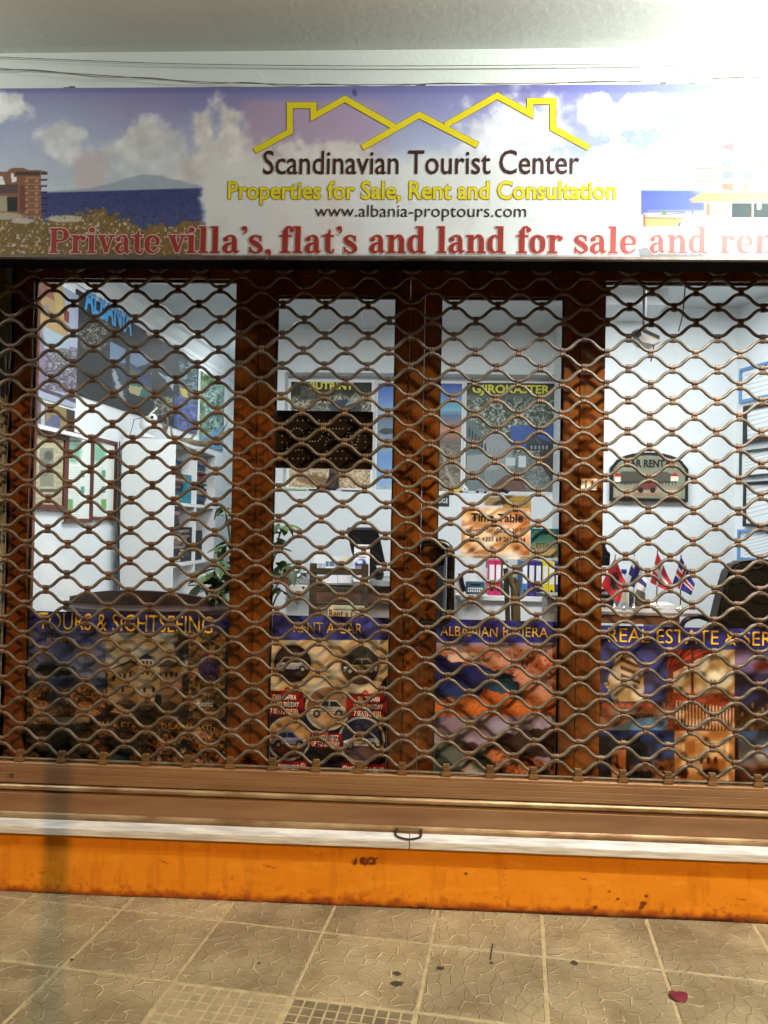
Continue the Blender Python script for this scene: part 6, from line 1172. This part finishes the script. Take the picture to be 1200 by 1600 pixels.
for px, w, h, m, nm, lab, cat in ((944, .05, .10, black_m, 'black_desk_box', 'black box at the left end of the flag desk', 'box'), (961, .03, .075, pmat('blue_bottle', (60, 110, 160), .3), 'blue_pot', 'small blue pot under the red eagle flag', 'pot'), (981, .03, .09, pmat('dark_glass', (50, 54, 58), .1), 'dark_glass_jar', 'dark glass jar beside the blue pot', 'jar'), (1000, .03, .11, pmat('khaki_tin', (90, 80, 60), .5), 'pen_tin', 'khaki pen tin in front of the white and blue flag', 'tin')):
    x0 = at(px, 950, 1.5)[0]; o = MB().lathe((x0, 1.5, zd), [(w*.8, 0), (w, .01), (w, h*.7), (w*.7, h*.85), (w*.72, h)], 14).build(nm, m, None, smooth=True); tag(o, lab, cat)
for px in (975, 990, 1023, 1059): x0 = at(px, 953, 1.26)[0]; o = MB().ball((x0, 1.26, zd+.012), .014, n=10).build('glass_marble', chrome, None, smooth=True); tag(o, 'small shiny paperweight at the desk front, %s' % {975: 'leftmost', 990: 'under the white and blue flag', 1023: 'under the red flag with white cross', 1059: 'under the blue flag'}[px], 'paperweight')
o = MB().box((at(1010, 953, 1.5)[0], 1.45, zd), (at(1050, 953, 1.5)[0], 1.6, zd+.02)).build('paper_stack', paper, None); tag(o, 'low stack of papers on the desk between the two crossed flags', 'papers')
# black office chair and arm rest
YO = .75; oc = thing('office_chair', 'large black padded office chair at the right edge', 'chair', at(1170, 1000, YO)); OP = face(YO); pts = [OP.hit(*p) for p in ((1112, 1010), (1117, 985), (1126, 945), (1136, 905), (1142, 888), (1154, 878), (1180, 875), (1230, 875), (1262, 890), (1280, 1010))]
o = MB().prism(OP, pts[::-1], -.12, 0).build('backrest', pmat('black_leather', (16, 15, 15), .45, var=.3, scale=14, bump=.4, bscale=30), oc, bevel=.015)
for yy in (905, 935, 965): a, b = OP.hit(1130, yy), OP.hit(1260, yy); MB().tube([OP.pt(a[0]+.02, a[1], .002), OP.pt((a[0]+b[0])/2, a[1]-.02, .006), OP.pt(b[0], b[1], .002)], .004, 6).build('seam', black_m, oc, smooth=True)
o = MB().tube(spline([at(1063, 985, 1.0), at(1070, 970, 1.0), at(1090, 963, 1.0), at(1112, 970, 1.0)], 5), .014, 8).build('arm_rest', black_m, oc, smooth=True)
o = MB().box((oc.location[0]-.1, YO-.1, ZF), (oc.location[0]+.1, YO+.1, ZF+.4)).build('pedestal', black_m, oc)
bg = thing('black_hanging_bag', 'black bag hanging left of the red flag', 'bag', at(940, 884, 1.7)); GP_ = face(1.7); MB().prism(GP_, [GP_.hit(*p) for p in ((930, 850), (945, 850), (950, 862), (954, 864), (953, 884), (930, 884))][::-1], -.06, 0).build('bag_body', black_m, bg, bevel=.004)
# ------------------------------------------------------------------ outside details
steel = pmat('galvanised_steel', (130, 132, 130), .5, .6)
for i, (nm, lab, pth, r) in enumerate((('wall_cable', 'upper thin cable sagging along the white wall', [(-80, 86), (0, 89), (150, 95), (300, 100), (600, 103), (980, 100), (1100, 97), (1260, 93)], .0015), ('wall_cable', 'lower twisted cable drooping onto the top of the sign', [(-80, 103), (0, 107), (150, 117), (300, 127), (420, 131), (520, 132.5), (700, 131), (900, 129), (1090, 124), (1240, 118)], .0019))):
    P = face(-.03); w = [P.pt(*P.hit(*p)) for p in spline(pth, 5)]
    t = thing(nm, lab, 'cable', w[len(w)//2], 'cables along the wall above the sign'); MB().tube(w, r, 6).build('strand', pmat('grey_old_cable', (128, 118, 108), .7), t, smooth=True)
    k = len(w); w2 = [q+np.array((0, -.004, -.004+(.006*math.sin(j*1.1) if i else .001))) for j, q in enumerate(w)]; MB().tube(w2, r*.8, 6).build('strand', MATS['grey_old_cable'], t, smooth=True)
# leaf on the tiles
d = ray(1060, 1558); p = C+d*(-C[2]/d[2]); n = 12
V = [(p[0]+.026*math.cos(2*math.pi*k/n)*(1+.15*math.cos(4*math.pi*k/n)), p[1]+.034*math.sin(2*math.pi*k/n), .006+.006*math.cos(2*math.pi*k/n*2)) for k in range(n)]+[(p[0], p[1], .003)]
o = MB().add(V, [(k, (k+1) % n, n) for k in range(n)]).build('fallen_petal', pmat('crimson_leaf', (110, 24, 44), .5, var=.2, scale=40), None, smooth=True); tag(o, 'dark crimson fallen leaf on the right pavement tiles', 'leaf')
tw = [(766, 1500), (768, 1488), (770, 1476)]; pp = []
for a, b in tw: d = ray(a, b); q = C+d*(-C[2]/d[2]); q[2] = .004; pp.append(q)
o = MB().tube(pp, .0022, 5).build('twig', pmat('dry_twig', (50, 38, 26), .8), None); tag(o, 'small dry twig on the tiles right of centre', 'twig')
rs = random.Random(5); lit = MB()
for k in range(150):
    px, py = rs.uniform(0, 1200), rs.uniform(1440, 1600); d = ray(px, py); q = C+d*(-C[2]/d[2]); s = rs.uniform(.0008, .0024)
    if q[1] > -.1: continue
    lit.ball((q[0], q[1], .001), s, s, s*.6, 6)
tag(lit.build('grit', pmat('pale_grit', (190, 180, 150), .8, var=.3, scale=50), None), 'scattered pale grit over the pavement tiles', 'grit', kind='stuff')
# post behind the viewer whose shadow crosses the pavement, flood lights under the balcony, street lamp
po = thing('steel_post', 'slim steel post standing by the kerb behind the viewer', 'post', (1.93, -4.2, -.14)); MB().tube([(1.93, -4.2, -.14), (1.93, -4.2, 4.3)], .032, 16).build('shaft', steel, po, smooth=True); MB().lathe((1.93, -4.2, -.14), [(.11, 0), (.11, .02), (.06, .03)], 16).build('base_flange', steel, po)
for (x, y, z), lab in ((FLOOD_R, 'flood lamp hanging under the balcony beyond the right end of the sign'), (FLOOD_L, 'flood lamp hanging under the balcony beyond the left end of the sign')):
    t = thing('flood_lamp', lab, 'lamp', (x, y, z+.06), 'flood lamps under the balcony'); MB().box((x-.1, y-.05, z+.065), (x+.1, y+.05, z+.1)).build('housing', steel, t, bevel=.004); MB().tube([(x, y, z+.1), (x, y, ZS)], .01, 8).build('stem', steel, t)
sl = thing('street_lamp', 'tall street lamp across the road behind the viewer', 'street lamp', (STREET[0]+1.2, STREET[1], -.14)); x, y, z = STREET
MB().tube([(x+1.2, y, -.14), (x+1.2, y, z+.3), (x+.9, y, z+.5), (x, y, z+.45)], .07, 12).build('mast', steel, sl, smooth=True); MB().box((x-.3, y-.15, z+.26), (x+.3, y+.15, z+.36)).build('lamp_head', steel, sl, bevel=.01)
